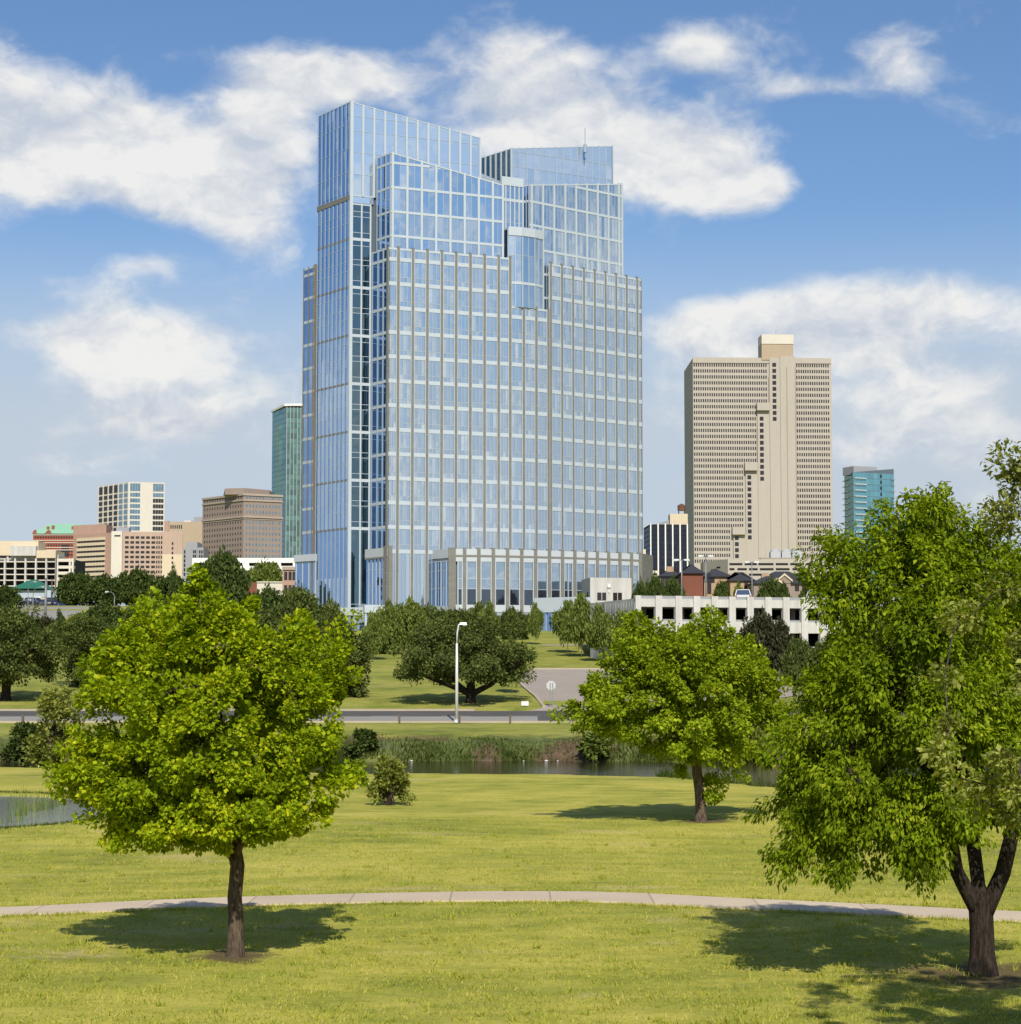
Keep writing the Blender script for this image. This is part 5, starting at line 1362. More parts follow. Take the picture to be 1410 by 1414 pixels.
def tree(name, label, base, trunk, cl, rc, per, ll, lw, lm, bk, r_base, droop=.2, seed=1, rtip=.02, group=None, cat='tree', seglen=.5, rmin=.008, axis=None, flat=.8, outw=.5, spray=0.0, flare=True, extra_stems=(), expo=2.2, rcap=None):
    g = np.random.default_rng(seed)
    t = thing(name, label, cat, tuple(base), group)
    nodes, par, rad = grow(trunk, cl, rtip, expo, g=g, seglen=seglen)
    if rcap:
        k_ = r_base / rad[0]; rad[rcap[0]:] = np.minimum(rad[rcap[0]:], rcap[1] / k_)
    mb = skeleton_mesh(nodes, par, rad, len(trunk), r_base, rmin)
    if flare:
        b = Vector(base); mb.tube([b - Vector((0, 0, .15)), b + Vector((0, 0, .08)), b + Vector((0, 0, .35)), b + Vector((0, 0, .8))], [r_base * 1.5, r_base * 1.3, r_base * 1.08, r_base * .97], 12, cap=False)
    mb.build('trunk', bk, t, smooth=True)
    ax = np.array(axis if axis is not None else [np.mean(cl[:, 0]), np.mean(cl[:, 1]), np.quantile(cl[:, 2], .25)])
    rr = rc * (.55 + .8 * g.random(len(cl)))
    V, Q = leaves(cl, rr, per, ll, lw, droop, ax, g, flat, outw, spray=spray)
    npmesh('crown', V, Q, lm, t)
    return t

def lerp3(a, b, n): return [tuple(np.array(a) + (np.array(b) - np.array(a)) * k / n) for k in range(n + 1)]
def path3(pts, m=3):
    out = [pts[0]]
    for a, b in zip(pts[:-1], pts[1:]): out += lerp3(a, b, m)[1:]
    return out

# ---- the bright oak-like tree in the left foreground
D1 = 42.7; g = np.random.default_rng(12); b1 = (PX(325, D1, 1310), D1, gz(PX(325, D1, 1310), D1))
prof1 = [(792, 266, 286), (815, 252, 302), (838, 235, 328), (862, 205, 352), (885, 160, 392), (905, 128, 415), (930, 116, 440), (960, 108, 470), (990, 106, 480), (1020, 100, 484), (1050, 92, 487), (1075, 78, 487), (1100, 78, 478), (1125, 108, 468), (1145, 122, 452), (1162, 165, 405)]
lob1 = [([(800, 262, 288), (830, 245, 312), (870, 225, 330), (920, 215, 345)], 26, 0), ([(862, 178, 200), (890, 150, 225), (930, 120, 250), (985, 108, 260)], 40, -.9), ([(865, 405, 425), (890, 385, 440), (940, 350, 475), (985, 345, 482)], 40, -.7),
        ([(890, 452, 470), (930, 440, 478), (980, 420, 486)], 14, .6), ([(1000, 130, 240), (1040, 118, 250), (1085, 106, 245), (1120, 130, 230), (1150, 150, 225)], 46, -1.0), ([(1000, 360, 484), (1045, 350, 489), (1090, 345, 488), (1140, 360, 455)], 44, -1.0),
        ([(930, 220, 370), (980, 205, 385), (1040, 205, 385), (1090, 225, 370)], 46, -1.9), ([(1080, 195, 350), (1120, 180, 380), (1162, 190, 360)], 34, -1.5), ([(845, 325, 350), (880, 305, 372), (920, 295, 380)], 16, -.4)]
c1 = np.vstack([fill(prof1, D1, 190, g, 1.0, .40, .30, rough=.34, inset=.30)] + [fill(p_, D1, int(n_ * .6), g, .9, .36, .38, rough=.4, inset=.2, dy=dy_) for p_, n_, dy_ in lob1])
c1[:, 0] = np.clip(c1[:, 0], -9.4, 5)
spk = [P(px, py, D1 + dy) for px, py, dy in ((275, 800, 0), (270, 815, .2), (190, 862, -.6), (185, 885, -.4), (150, 890, .3), (205, 850, .2), (415, 862, -.2), (420, 885, -.5), (462, 880, .2), (452, 905, -.4), (345, 838, .4), (330, 852, -.5), (240, 845, .5), (84, 1085, -.4), (96, 1070, .2), (470, 1075, -.5), (165, 1158, -.6), (265, 1160, -.4), (300, 1160, -.9), (205, 1155, -1.2), (380, 1150, -.8))]
c1 = np.vstack([c1, np.array(spk)])
tr1 = path3([b1, P(326.5, 1275, D1), P(324, 1240, D1), P(328, 1195, D1), P(322, 1165, D1), P(312, 1090, D1 + .1), P(300, 1000, D1), P(285, 900, D1), P(276, 830, D1)], 3)
# a low side limb on the left
tree('shade_tree', 'rounded bright green tree with a single slim trunk standing just in front of the path', b1, tr1, c1, .33, 330, .088, .42, L_BRIGHT, BK_BROWN, .148, droop=.15, spray=1.0, seed=3, rtip=.014, seglen=.4, expo=2.3)

# ---- mid-lawn tree
D2 = 80.4; g = np.random.default_rng(21); b2 = (PX(968, D2, 1132), D2, gz(PX(968, D2, 1132), D2))
prof2 = [(852, 876, 1004), (868, 842, 1030), (890, 826, 1052), (915, 815, 1075), (940, 806, 1086), (965, 788, 1090), (990, 786, 1090), (1012, 795, 1088), (1032, 838, 1062), (1048, 920, 1046), (1060, 935, 1020)]
lob2 = [([(854, 868, 915), (880, 838, 945), (915, 818, 955), (960, 815, 945)], 46, -.5), ([(853, 950, 1004), (875, 935, 1030), (915, 935, 1060), (950, 945, 1070)], 46, -.3), ([(900, 1020, 1060), (935, 1000, 1086), (975, 1000, 1092), (1012, 1020, 1088)], 36, .3),
        ([(935, 812, 900), (965, 790, 905), (995, 786, 890), (1018, 800, 870)], 38, -.9), ([(960, 900, 1020), (1000, 885, 1040), (1040, 905, 1050), (1062, 930, 1040)], 40, -1.3), ([(885, 905, 985), (930, 880, 1000), (970, 880, 1005)], 36, -1.9)]
c2 = np.vstack([fill(prof2, D2, 110, g, 1.0, .7, .30, rough=.3, inset=.7)] + [fill(p_, D2, int(n_ * .8), g, .95, .46, .38, rough=.35, inset=.3, dy=dy_) for p_, n_, dy_ in lob2])
c2 = np.vstack([c2, np.array([P(px, py, D2 + dy) for px, py, dy in ((985, 1100, -.3), (988, 1085, 0), (980, 1075, .2), (782, 985, 0), (795, 975, -.5), (870, 858, -.5), (885, 855, .4), (985, 853, .4), (1080, 1000, 0), (940, 1062, -.8), (1010, 1058, -.6))])])
tr2 = path3([b2, P(966, 1095, D2), P(962, 1060, D2), P(958, 1020, D2), P(950, 950, D2), P(940, 880, D2)], 3)
tree('shade_tree', 'green tree with two humped crown standing alone in the middle of the lawn', b2, tr2, c2, .47, 270, .13, .36, L_MID, BK_BROWN, .19, droop=.25, spray=.6, seed=5, rtip=.02, seglen=.6, expo=2.2)

# ---- big pecan-like tree in the right foreground (three stems)
D3 = 39.6; g = np.random.default_rng(31); b3 = (PX(1357, D3, 1340), D3, gz(PX(1357, D3, 1340), D3))
prof3 = [(682, 1243, 1312), (705, 1212, 1345), (735, 1165, 1392), (770, 1130, 1430), (805, 1112, 1455), (850, 1116, 1470), (900, 1100, 1490), (950, 1082, 1500), (1000, 1066, 1505), (1040, 1054, 1505), (1075, 1056, 1495), (1105, 1066, 1480), (1135, 1072, 1440), (1165, 1075, 1400), (1190, 1085, 1340), (1205, 1140, 1300)]
lob3 = [([(684, 1245, 1310), (715, 1215, 1345), (760, 1195, 1365), (810, 1190, 1370)], 46, 0), ([(735, 1155, 1195), (765, 1130, 1220), (815, 1112, 1240), (865, 1120, 1235)], 40, -.5), ([(800, 1240, 1330), (860, 1215, 1345), (910, 1215, 1340)], 34, -1.2), ([(720, 1340, 1400), (790, 1330, 1450), (870, 1330, 1460)], 36, .3),
        ([(885, 1120, 1230), (930, 1090, 1250), (985, 1068, 1250), (1020, 1075, 1240)], 50, -.9), ([(930, 1240, 1340), (985, 1215, 1360), (1040, 1215, 1350)], 40, -1.6), ([(1025, 1056, 1190), (1075, 1056, 1220), (1130, 1070, 1215), (1188, 1080, 1170)], 56, -.8), ([(1060, 1200, 1330), (1110, 1190, 1350), (1165, 1200, 1330), (1195, 1220, 1300)], 46, -1.3), ([(950, 1350, 1490), (1030, 1340, 1500), (1110, 1350, 1470)], 50, 0)]
c3 = np.vstack([fill(prof3, D3, 110, g, .9, .5, .32, rough=.34, inset=.6)] + [fill(p_, D3, int(n_ * .8), g, .9, .36, .40, rough=.4, inset=.2, dy=dy_) for p_, n_, dy_ in lob3])
px3 = 705 + c3[:, 0] / c3[:, 1] * F; py3 = 930 - (c3[:, 2] - CAMZ) / c3[:, 1] * F
c3 = c3[~((px3 > 1300) & (py3 > 1150))]
c3 = np.vstack([c3, np.array([P(px, py, D3 + dy) for px, py, dy in ((1085, 1192, -.8), (1092, 1175, -.6), (1165, 1200, -1.2), (1160, 1182, -1.0), (1265, 1190, -1), (1070, 1110, 0), (1165, 745, .2), (1290, 690, 0), (1265, 700, .3), (1215, 720, -.3), (1120, 800, 0), (1140, 775, .5), (1058, 1045, 0))])])
tr3 = path3([b3, P(1356, 1290, D3), P(1354, 1245, D3), P(1346, 1180, D3 + .2), P(1330, 1080, D3 + .2), P(1310, 960, D3), P(1290, 830, D3), P(1270, 740, D3)], 3)
tree('shade_tree', 'large drooping green tree with a forked dark trunk at the right edge of the path', b3, tr3, c3, .36, 280, .105, .23, L_PECAN, BK_DARK, .225, droop=1.0, spray=1.2, rcap=(7, .13), seed=7, rtip=.016, seglen=.45, flat=1.0, expo=2.25)
t1 = bpy.data.objects['shade_tree']; mb = MB()
for pts, r0 in (([(323, 1188), (303, 1163), (280, 1152), (255, 1128), (225, 1100)], .075), ([(326, 1180), (340, 1150), (362, 1122), (395, 1090)], .08), ([(321, 1172), (312, 1145), (290, 1110)], .06)):
    p_ = path3([P(px, py, D1 - .25) for px, py in pts], 3); mb.tube(p_, list(np.linspace(r0, .02, len(p_))), 8)
mb.build('limb', BK_BROWN, t1, smooth=True)
t3 = bpy.data.objects['shade_tree.002']
mb = MB()
mb.tube(path3([P(1352, 1262, D3), P(1322, 1205, D3 - .2), P(1313, 1150, D3 - .4), P(1290, 1080, D3 - .8), P(1240, 1000, D3 - 1.2)], 3), [.15, .145, .14, .13, .12, .115, .11, .10, .09, .08, .07, .05, .03], 9)
mb.tube(path3([P(1358, 1265, D3), P(1385, 1205, D3 - .1), P(1398, 1150, D3 - .3), P(1420, 1060, D3 - .2), P(1440, 950, D3)], 3), [.17, .16, .155, .15, .145, .14, .13, .12, .10, .09, .07, .05, .03], 9)
mb.build('limb', BK_DARK, t3, smooth=True)

# ---- olive-leaved tree whose branches come in from the right
D4 = 28.5; g = np.random.default_rng(43); x4 = PX(1640, D4, 1300); b4 = (x4, D4, gz(x4, D4))
prof4 = [(560, 1500, 1700), (620, 1420, 1850), (700, 1400, 1900), (760, 1405, 1930), (830, 1345, 1960), (880, 1322, 1980), (930, 1310, 1990), (980, 1318, 1990), (1030, 1318, 1980), (1080, 1325, 1950), (1120, 1360, 1900), (1150, 1400, 1850)]
c4 = fill(prof4, D4, 260, g, .9, .34, .32, rough=.3)
c4 = np.vstack([c4, np.array([P(px, py, D4 + dy) for px, py, dy in ((1392, 635, 0), (1400, 668, .2), (1378, 705, 0), (1402, 710, -.2), (1385, 725, .3), (1408, 650, 0), (1300, 1040, -.3), (1325, 1075, -.4), (1345, 1100, 0), (1310, 1000, .1), (1305, 935, .2), (1325, 850, .3), (1395, 1125, -.3))])])
tr4 = path3([b4, P(1640, 1200, D4), P(1630, 1050, D4), P(1600, 900, D4), P(1580, 750, D4)], 3)
tree('live_oak', 'olive leaved tree reaching in at the right border in front of the drooping tree', b4, tr4, c4, .29, 180, .085, .30, L_OLIVE, BK_GREY, .22, droop=.15, seed=9, rtip=.006, rcap=(13, .011), rmin=.004, seglen=.4)

# ---- live oaks beyond the road
def liveoak(label, prof, D, pxb, stems, seed, n=150, per=190, ll=.23, lm=L_OAK, rb=.42, rc=.85, dmin=.8, name='live_oak', ds=1.0):
    g = np.random.default_rng(seed); x = PX(pxb, D, 960); b = (x, D, gz(x, D))
    c = fill(prof, D, n, g, ds, dmin, .33, rough=.25, inset=.75)
    tr = path3([b] + [P(px, py, D) for px, py in stems], 2)
    return tree(name, label, b, tr, c, rc, per, ll, .34, lm, BK_DARK, rb, droop=.25, seed=seed, rtip=.04, seglen=1.2, rmin=.03)
liveoak('spreading dark live oak with a short forked trunk behind the tall street lamp', [(852, 590, 700), (866, 556, 716), (880, 542, 730), (898, 533, 740), (915, 533, 744), (930, 540, 742), (946, 552, 732)], 193.5, 650, [(651, 958), (650, 945), (646, 915), (642, 880)], 51, 170)
o = bpy.data.objects['live_oak.001']; mb = MB()
for pts in ([(650, 958), (620, 946), (590, 935), (565, 915)], [(652, 958), (678, 945), (705, 925), (722, 905)], [(650, 960), (632, 944), (612, 920)]):
    p_ = path3([P(px, py, 193.3) for px, py in pts], 2); mb.tube(p_, list(np.linspace(.3, .08, len(p_))), 8)
mb.build('limb', BK_DARK, o, smooth=True)
liveoak('dark live oak half hidden behind the right side of the bright rounded tree', [(846, 410, 470), (862, 388, 500), (885, 378, 515), (910, 374, 526), (940, 376, 525), (960, 385, 515), (972, 430, 500)], 200, 455, [(456, 960), (452, 930), (448, 890)], 52, 140)
liveoak('dark live oak with a thick trunk at the far left beyond the river', [(838, -30, 52), (855, -70, 78), (880, -95, 98), (905, -105, 104), (930, -100, 98), (945, -70, 60)], 196, 8, [(9, 945), (10, 915), (0, 880)], 53, 170)
liveoak('dark tree between the left live oak and the bright rounded tree', [(850, 70, 150), (875, 60, 175), (905, 70, 185), (935, 80, 190), (952, 100, 170)], 214, 130, [(130, 930), (130, 890)], 54, 110)
liveoak('live oak hidden mostly by the bright rounded tree', [(836, 290, 390), (860, 270, 410), (900, 260, 420), (940, 270, 400), (955, 300, 380)], 212, 335, [(335, 935), (335, 890)], 55, 110)

# ---- prototypes for the trees farther off, then copies with their own labels
def proto(name, seed, shape, n, per, ll, lm, rc, trunk_h, bkm=BK_DARK, rb=.16):
    g = np.random.default_rng(seed); c = []
    while len(c) < n:
        p = g.uniform(-1, 1, 3); 
        if not shape(p, g): continue
        c.append(p)
    c = np.array(c); t = thing(name, 'tree', 'tree', (0, 0, 0))
    # unit crown: x, y in [-1, 1], z in [0, 1]
    c[:, 2] = trunk_h + (c[:, 2] + 1) / 2 * (1 - trunk_h)
    tr = lerp3((0, 0, 0), (0, 0, trunk_h + (1 - trunk_h) * .7), 6)
    cc = c.copy()
    nodes, par, rad = grow(tr, cc, .006, 2.2, g=g, seglen=.25)
    skeleton_mesh(nodes, par, rad, len(tr), rb * .2, .003).build('trunk', bkm, t)
    V, Q = leaves(c, rc * (.7 + .6 * g.random(n)), per, ll, .42, .2, np.array([0, 0, .35]), g, .6)
    npmesh('crown', V, Q, lm, t)
    return t
def sh_round(p, g): r = math.sqrt(p[0] ** 2 + p[1] ** 2 + p[2] ** 2); return .45 + .25 * g.random() < r < .93 + .05 * math.sin(5 * math.atan2(p[1], p[0])) 
def sh_egg(p, g): r = math.hypot(p[0], p[1]); lim = (1 - ((p[2] + .15) / 1.2) ** 2); return lim > 0 and .35 < r / max(.05, lim ** .5) + .3 * g.random() < 1.0 and r < lim ** .5
def sh_cone(p, g): return math.hypot(p[0], p[1]) < .95 * (1 - (p[2] + 1) / 2) ** .8 + .03
def sh_light(p, g): r = math.hypot(p[0], p[1]); lim = max(.0, 1 - abs(p[2] * .95) ** 1.6); return r < lim * .95 and g.random() < .8
PR = {'round': proto('broadleaf_tree', 61, sh_round, 110, 130, .085, L_DARK, .26, .12),
      'egg': proto('broadleaf_tree', 62, sh_egg, 100, 130, .08, L_DARK, .24, .10),
      'cone': proto('conifer_tree', 63, sh_cone, 80, 90, .09, L_DARK, .2, .06),
      'young': proto('young_tree', 64, sh_light, 60, 90, .08, L_FRESH, .22, .25, BK_GREY, .09)}
USED = set()
def bt(kind, label, pxl, pxr, yt, yb, D, lm=None, group=None, rot=None, sink=.3, ground=True):
    """copy of a prototype filling the photo box at depth D"""
    pr = PR[kind]; x = PX((pxl + pxr) / 2, D, (yt + yb) / 2); z0 = gz(x, D) - sink if ground else PZ(yb, D)
    zt = PZ(yt, D); w = (PX(pxr, D) - PX(pxl, D)) / 2; h = max(1.5, zt - z0)
    r_ = rot if rot is not None else rng.uniform(0, 6.28)
    swap = {'crown': lm} if lm else None
    o = dup(pr, (x, D, z0), r_, (w, w, h), label, group, swap)
    o.name = pr.name.split('.')[0]
    return o
GB = 'trees on the bluff between park and town'
bt('round', 'dark tree directly right of the green roofed pavilion', 76, 132, 795, 850, 400, L_DARK, GB)
bt('egg', 'dark tree in front of the striped wing of the pink apartments', 112, 172, 798, 852, 390, L_DARK, GB)
bt('round', 'dark tree under the white stair panel of the pink apartments', 158, 218, 791, 850, 410, L_DARK, GB)
bt('egg', 'dark tree below the cream wing of the pink apartments', 205, 262, 796, 850, 405, L_DARK, GB)
bt('cone', 'pointed dark conifer just left of the tip of the bright tree', 228, 253, 784, 850, 395, L_DARK, GB)
bt('round', 'big dark tree right of the bright tree tip under the brown brick block', 271, 343, 771, 850, 360, L_DARK, GB)
bt('round', 'mid green tree in front of the white parking deck', 338, 398, 782, 822, 560, L_FRESH, GB)
bt('egg', 'dark tree at the left border below the parking structure', -20, 32, 812, 862, 370, L_DARK, GB)
bt('round', 'dark tree left of the tower foot under the low flat building', 340, 398, 818, 880, 330, L_DARK, GB)
bt('round', 'dark tree hiding the left foot of the glass tower', 378, 442, 818, 885, 305, L_OAK, GB)
bt('egg', 'dark green tree left of the young trees at the tower foot', 430, 482, 835, 890, 300, L_OAK, GB)
bt('cone', 'small pointed dark tree below the sloping street', 70, 95, 843, 885, 330, L_DARK, GB)
bt('round', 'pale green bushy tree under the round road sign', 92, 140, 850, 895, 320, L_FRESH, GB)
bt('round', 'olive bushy tree at the left border above the live oak', -30, 45, 845, 890, 300, L_PURPLE, GB)
bt('round', 'olive bushy tree below the curved arm lamps', 35, 85, 856, 900, 290, L_PURPLE, GB)
bt('egg', 'dark shrub tree above the bright tree on its left', 118, 184, 836, 900, 318, L_DARK, GB)
bt('round', 'dark tree behind the bright tree crown', 172, 244, 834, 905, 322, L_OAK, GB)
bt('round', 'dark tree behind the right shoulder of the bright tree', 262, 345, 832, 900, 310, L_DARK, GB)
bt('egg', 'dark tree rising over the left shoulder of the bright tree', 225, 280, 830, 900, 315, L_DARK, GB)
GT = 'trees on the lawn at the tower foot'
bt('egg', 'leafy tree in front of the left tower entrance canopy', 508, 556, 838, 905, 275, L_FRESH, GT)
bt('egg', 'taller leafy tree in front of the tower corner pier', 535, 592, 834, 895, 290, L_FRESH, GT)
bt('round', 'dark green tree between entrance pier and live oak', 568, 622, 842, 890, 300, L_OAK, GT)
bt('round', 'dark tree behind the live oak crown left of the lamp', 596, 660, 846, 892, 310, L_OAK, GT)
bt('young', 'tree behind the live oak rising in front of the podium windows', 640, 682, 836, 890, 312, L_OAK, GT)
bt('young', 'tree with airy crown right behind the live oak top', 660, 690, 836, 892, 300, L_FRESH, GT)
bt('egg', 'dark tree in front of the podium right of the live oak', 690, 733, 843, 892, 315, L_OAK, GT)
bt('young', 'slim young tree left of the white entrance hall', 727, 751, 838, 890, 300, L_FRESH, GT)
bt('young', 'young tree with tall light crown in front of the white entrance hall', 762, 806, 836, 905, 278, L_FRESH, GT)
bt('young', 'tallest young tree in the row along the driveway slope', 780, 826, 828, 912, 268, L_FRESH, GT)
bt('young', 'young tree second from the right in the driveway row', 806, 850, 842, 922, 258, L_FRESH, GT)
bt('young', 'young tree nearest the mid lawn tree in the driveway row', 834, 884, 850, 930, 250, L_FRESH, GT)
bt('young', 'small tree with thin trunk peeping out right below the live oak', 690, 724, 888, 955, 205, L_OAK, GT)
bt('young', 'young tree at the left of the tower lawn in front of the pale post', 500, 538, 858, 905, 262, L_FRESH, GT)
GR = 'trees around the parking garage'
bt('round', 'dull purplish green tree in front of the garage openings', 1022, 1092, 856, 930, 230, L_PURPLE, GR)
bt('round', 'dark hedge like tree behind the garage roof left part', 888, 918, 803, 830, 330, L_DARK, GR)
bt('round', 'dark tree behind the garage roof beside the podium end', 872, 900, 810, 832, 325, L_DARK, GR)
bt('round', 'dark tree behind the garage roof below the brown brick house', 912, 946, 806, 832, 340, L_DARK, GR)
bt('round', 'small green tree in front of the tan house', 984, 1012, 809, 832, 380, L_DARK, GR)
bt('egg', 'small light green tree left of the white pickup', 1008, 1030, 812, 832, 380, L_FRESH, GR)
bt('round', 'dark green tree in front of the gabled house', 1046, 1092, 806, 834, 385, L_DARK, GR)
bt('round', 'dark tree at the right end of the gabled house', 1105, 1150, 806, 840, 380, L_DARK, GR)
bt('round', 'dark tree between garage and the drooping right tree', 1118, 1185, 885, 965, 205, L_OAK, GR)
bt('round', 'low dark tree in the gap between mid lawn tree and drooping right tree', 1080, 1124, 888, 965, 215, L_OAK, GR)
bt('round', 'dark tree behind the drooping right tree beyond the road', 1160, 1270, 850, 965, 208, L_OAK, GR)
bt('round', 'dark tree behind the trunk of the drooping right tree beyond the road', 1260, 1380, 850, 965, 212, L_OAK, GR)
bt('egg', 'dark tree beyond the road at the right border', 1370, 1470, 830, 965, 215, L_OAK, GR)
for k in list(PR.values()):          # the first of each kind was only the pattern for the copies
    for ch in list(k.children): bpy.data.objects.remove(ch)
    bpy.data.objects.remove(k)

# ---- shrubs
def shrub(label, pxl, pxr, yt, yb, D, lm, seed, n=36, per=70, ll=.14, z=None, name='shrub', rc=.26, flat=1.0):
    g = np.random.default_rng(seed); x = PX((pxl + pxr) / 2, D, yb); z0 = gz(x, D) if z is None else z
    w = (pxr - pxl) / 2 * D / F; h = PZ(yt, D) - z0
    c = []
    while len(c) < n:
        a, f = g.random() * 6.28, g.random() ** .5; zz = g.random() ** .8; lim = (1 - .55 * zz) * (.7 + .5 * g.random())
        c.append((x + w * f * lim * math.cos(a), D + w * f * lim * math.sin(a), z0 + .12 * h + .85 * h * zz))
    c = np.array(c); t = thing(name, label, 'shrub', (x, D, z0)); mb = MB()
    for k in range(0, n, 2):
        q = c[k]; mb.tube([(x + g.normal() * .08, D + g.normal() * .08, z0 - .05), (x * .6 + q[0] * .4, D * .6 + q[1] * .4, z0 + (q[2] - z0) * .6), tuple(q)], [.025 * w, .018 * w, .008 * w], 5)
    mb.build('stems', BK_DARK, t)
    V, Q = leaves(c, w * rc * (.7 + .6 * g.random(n)), per, ll, .32, .1, np.array([x, D, z0]), g)
    npmesh('foliage', V, Q, lm, t); return t
shrub('small airy green shrub alone on the lawn right of the bright tree', 506, 568, 1050, 1107, 92, L_OLIVE, 71, 60, 70, .15, rc=.22)
shrub('dark bush growing on the bank right of the bright tree', 484, 522, 1012, 1056, 151, L_DARK, 72, 40, 80, .3, rc=.35)
shrub('dark bush on the bare bank at the far left', 8, 66, 1004, 1056, 150.5, L_DARK, 73, 60, 80, .3, rc=.33)
shrub('loose olive green sapling on the bank left of the bright tree', 36, 122, 952, 1040, 134.5, L_OLIVE, 74, 55, 60, .24, rc=.24, z=-.6)
shrub('pale grassy bush on the bank left of the mid lawn tree', 795, 850, 1018, 1056, 151, L_FRESH, 75, 36, 70, .3, rc=.35)
shrub('grey green willow bush on the bank right of the mid lawn tree trunk', 1000, 1070, 1012, 1062, 150.5, L_OLIVE, 76, 60, 70, .3, rc=.33)

# ---- grasses nobody could count
def blades(name, pts, h, w, lm, g, lean=.35, **props):
    N = len(pts); a = g.random(N) * 6.28; hh = np.asarray(h) * (.45 + .9 * g.random(N)); ww = w * (.6 + .8 * g.random(N))
    u = np.stack([np.cos(a), np.sin(a), np.zeros(N)], -1); ln = g.normal(size=(N, 3)) * lean; ln[:, 2] = 1; ln /= np.linalg.norm(ln, axis=1, keepdims=True)
    V = np.empty((N, 4, 3)); V[:, 0] = pts - u * ww[:, None]; V[:, 1] = pts + u * ww[:, None]
    tip = pts + ln * hh[:, None]; V[:, 2] = tip + u * ww[:, None] * .25; V[:, 3] = tip - u * ww[:, None] * .25
    return npmesh(name, V.reshape(-1, 3), np.arange(N * 4).reshape(N, 4), lm, None, np.zeros(3), kind='stuff', **props)
g = np.random.default_rng(81)
N = 170000
y = 31 + (g.random(N) ** 1.25) * 52; x = (g.random(N) * 2 - 1) * (y * .262 + 1.5)
cl_ = np.sin(x * 1.7 + y * .9) + np.sin(x * .6 - y * 1.9 + 2) + g.normal(size=N) * .9
pc = np.interp(x, [p[0] for p in PATH], [p[1] for p in PATH])
keep = (np.abs(y - pc) > 1.12) & (cl_ > -.9) & (((x - POND[0]) / POND[2]) ** 2 + ((y - POND[1]) / POND[3]) ** 2 > 1.05)
for (tx, ty, rr) in MULCH: keep &= (np.hypot(x - tx, y - ty) > rr * (.5 + .4 * g.random(N)))
x, y = x[keep], y[keep]
hh_ = np.full(len(x), .065)
nw = 900; wy = 31 + g.random(nw) ** 1.2 * 45; wx_ = (g.random(nw) * 2 - 1) * wy * .262      # scattered taller weed tufts
kw = np.abs(wy - np.interp(wx_, [p[0] for p in PATH], [p[1] for p in PATH])) > 1.4; wx_, wy = wx_[kw], wy[kw]
wr = np.repeat(.04 + .12 * g.random(len(wx_)), 22); tx_ = np.repeat(wx_, 22) + g.normal(size=len(wr)) * wr; ty_ = np.repeat(wy, 22) + g.normal(size=len(wr)) * wr
nE = 16000; ex = g.uniform(-15, 15, nE); sg = np.where(g.random(nE) < .5, -1, 1)             # ragged fringe along both path edges
ey = np.interp(ex, [p[0] for p in PATH], [p[1] for p in PATH]) + sg * (1.12 + np.abs(g.normal(size=nE)) * .12) 
ex_k = np.sin(ex * 2.1) + np.sin(ex * 5.3 + sg) + g.normal(size=nE) > -.6; ex, ey = ex[ex_k], ey[ex_k]
x = np.concatenate([x, tx_, ex]); y = np.concatenate([y, ty_, ey]); hh_ = np.concatenate([hh_, np.full(len(tx_), .115), np.full(len(ex), .10)])
ob = blades('lawn_grass', np.stack([x, y, terrain(x, y) - .01], -1), hh_, .012, L_GRASS, g, .7)
ob['label'] = 'short mown grass with dry yellow blades across the park lawn'; ob['category'] = 'grass'
N = 60000
x = g.uniform(-62, 62, N); y = 150.2 + g.random(N) ** 1.15 * 4.2
pat = np.sin(x * .42 + 1.0) + .8 * np.sin(x * 1.13 + 2.2) + .5 * np.sin(x * .17)
keep = pat + g.normal(size=N) * .6 > -1.2
for (ax_, ay_, rx_, ry_) in BARE: keep &= (((x - ax_) / rx_) ** 2 + ((y - ay_) / ry_) ** 2 + g.normal(size=N) * .5 > .75)
x, y = x[keep], y[keep]
ob = blades('bank_grass', np.stack([x, y, terrain(x, y) - .05], -1), .18 + .30 * ss(154.2, 151.5, y), .045, L_BANK, g, .55)
ob['label'] = 'rank green weeds and long grass covering the far river bank'; ob['category'] = 'grass'
N = 9000
x = g.uniform(8, 40, N); y = near_edge(x) + g.normal(size=N) * .9 + 1.2
ob = blades('water_edge_grass', np.stack([x, y, terrain(x, y) - .05], -1), .5, .03, L_BANK, g, .4)
ob['label'] = 'long grass along the near river edge behind the mid lawn tree'; ob['category'] = 'grass'
# reeds in the pond
pts = []
for (px, py, sx_, n) in ((20, 1118, 3, 60), (30, 1128, 6, 90), (45, 1122, 8, 120), (60, 1120, 7, 120), (72, 1116, 5, 80), (86, 1113, 5, 70), (3, 1140, 4, 50), (25, 1136, 3, 40)):
    D = 2900 * 5.8 / (py - 930)
    for _ in range(int(n * .26)):
        pts.append((PX(px, D, py) + g.normal() * sx_ * D / F, D + g.normal() * .7, -.2))
ob = blades('pond_reeds', np.array(pts), .8, .022, L_REED, g, .14)
ob['label'] = 'sparse green and straw reeds standing in the pond water'; ob['category'] = 'reeds'
N = 9000
a = g.random(N) * 6.28; rr = 1.06 + np.abs(g.normal(size=N)) * .03
x = POND[0] + POND[2] * rr * np.cos(a); y = POND[1] + POND[3] * rr * np.sin(a)
ob = blades('pond_edge_grass', np.stack([x, y, terrain(x, y) - .02], -1), .12, .02, L_BANK, g, .6)
ob['label'] = 'rough brownish grass fringing the pond'; ob['category'] = 'grass'
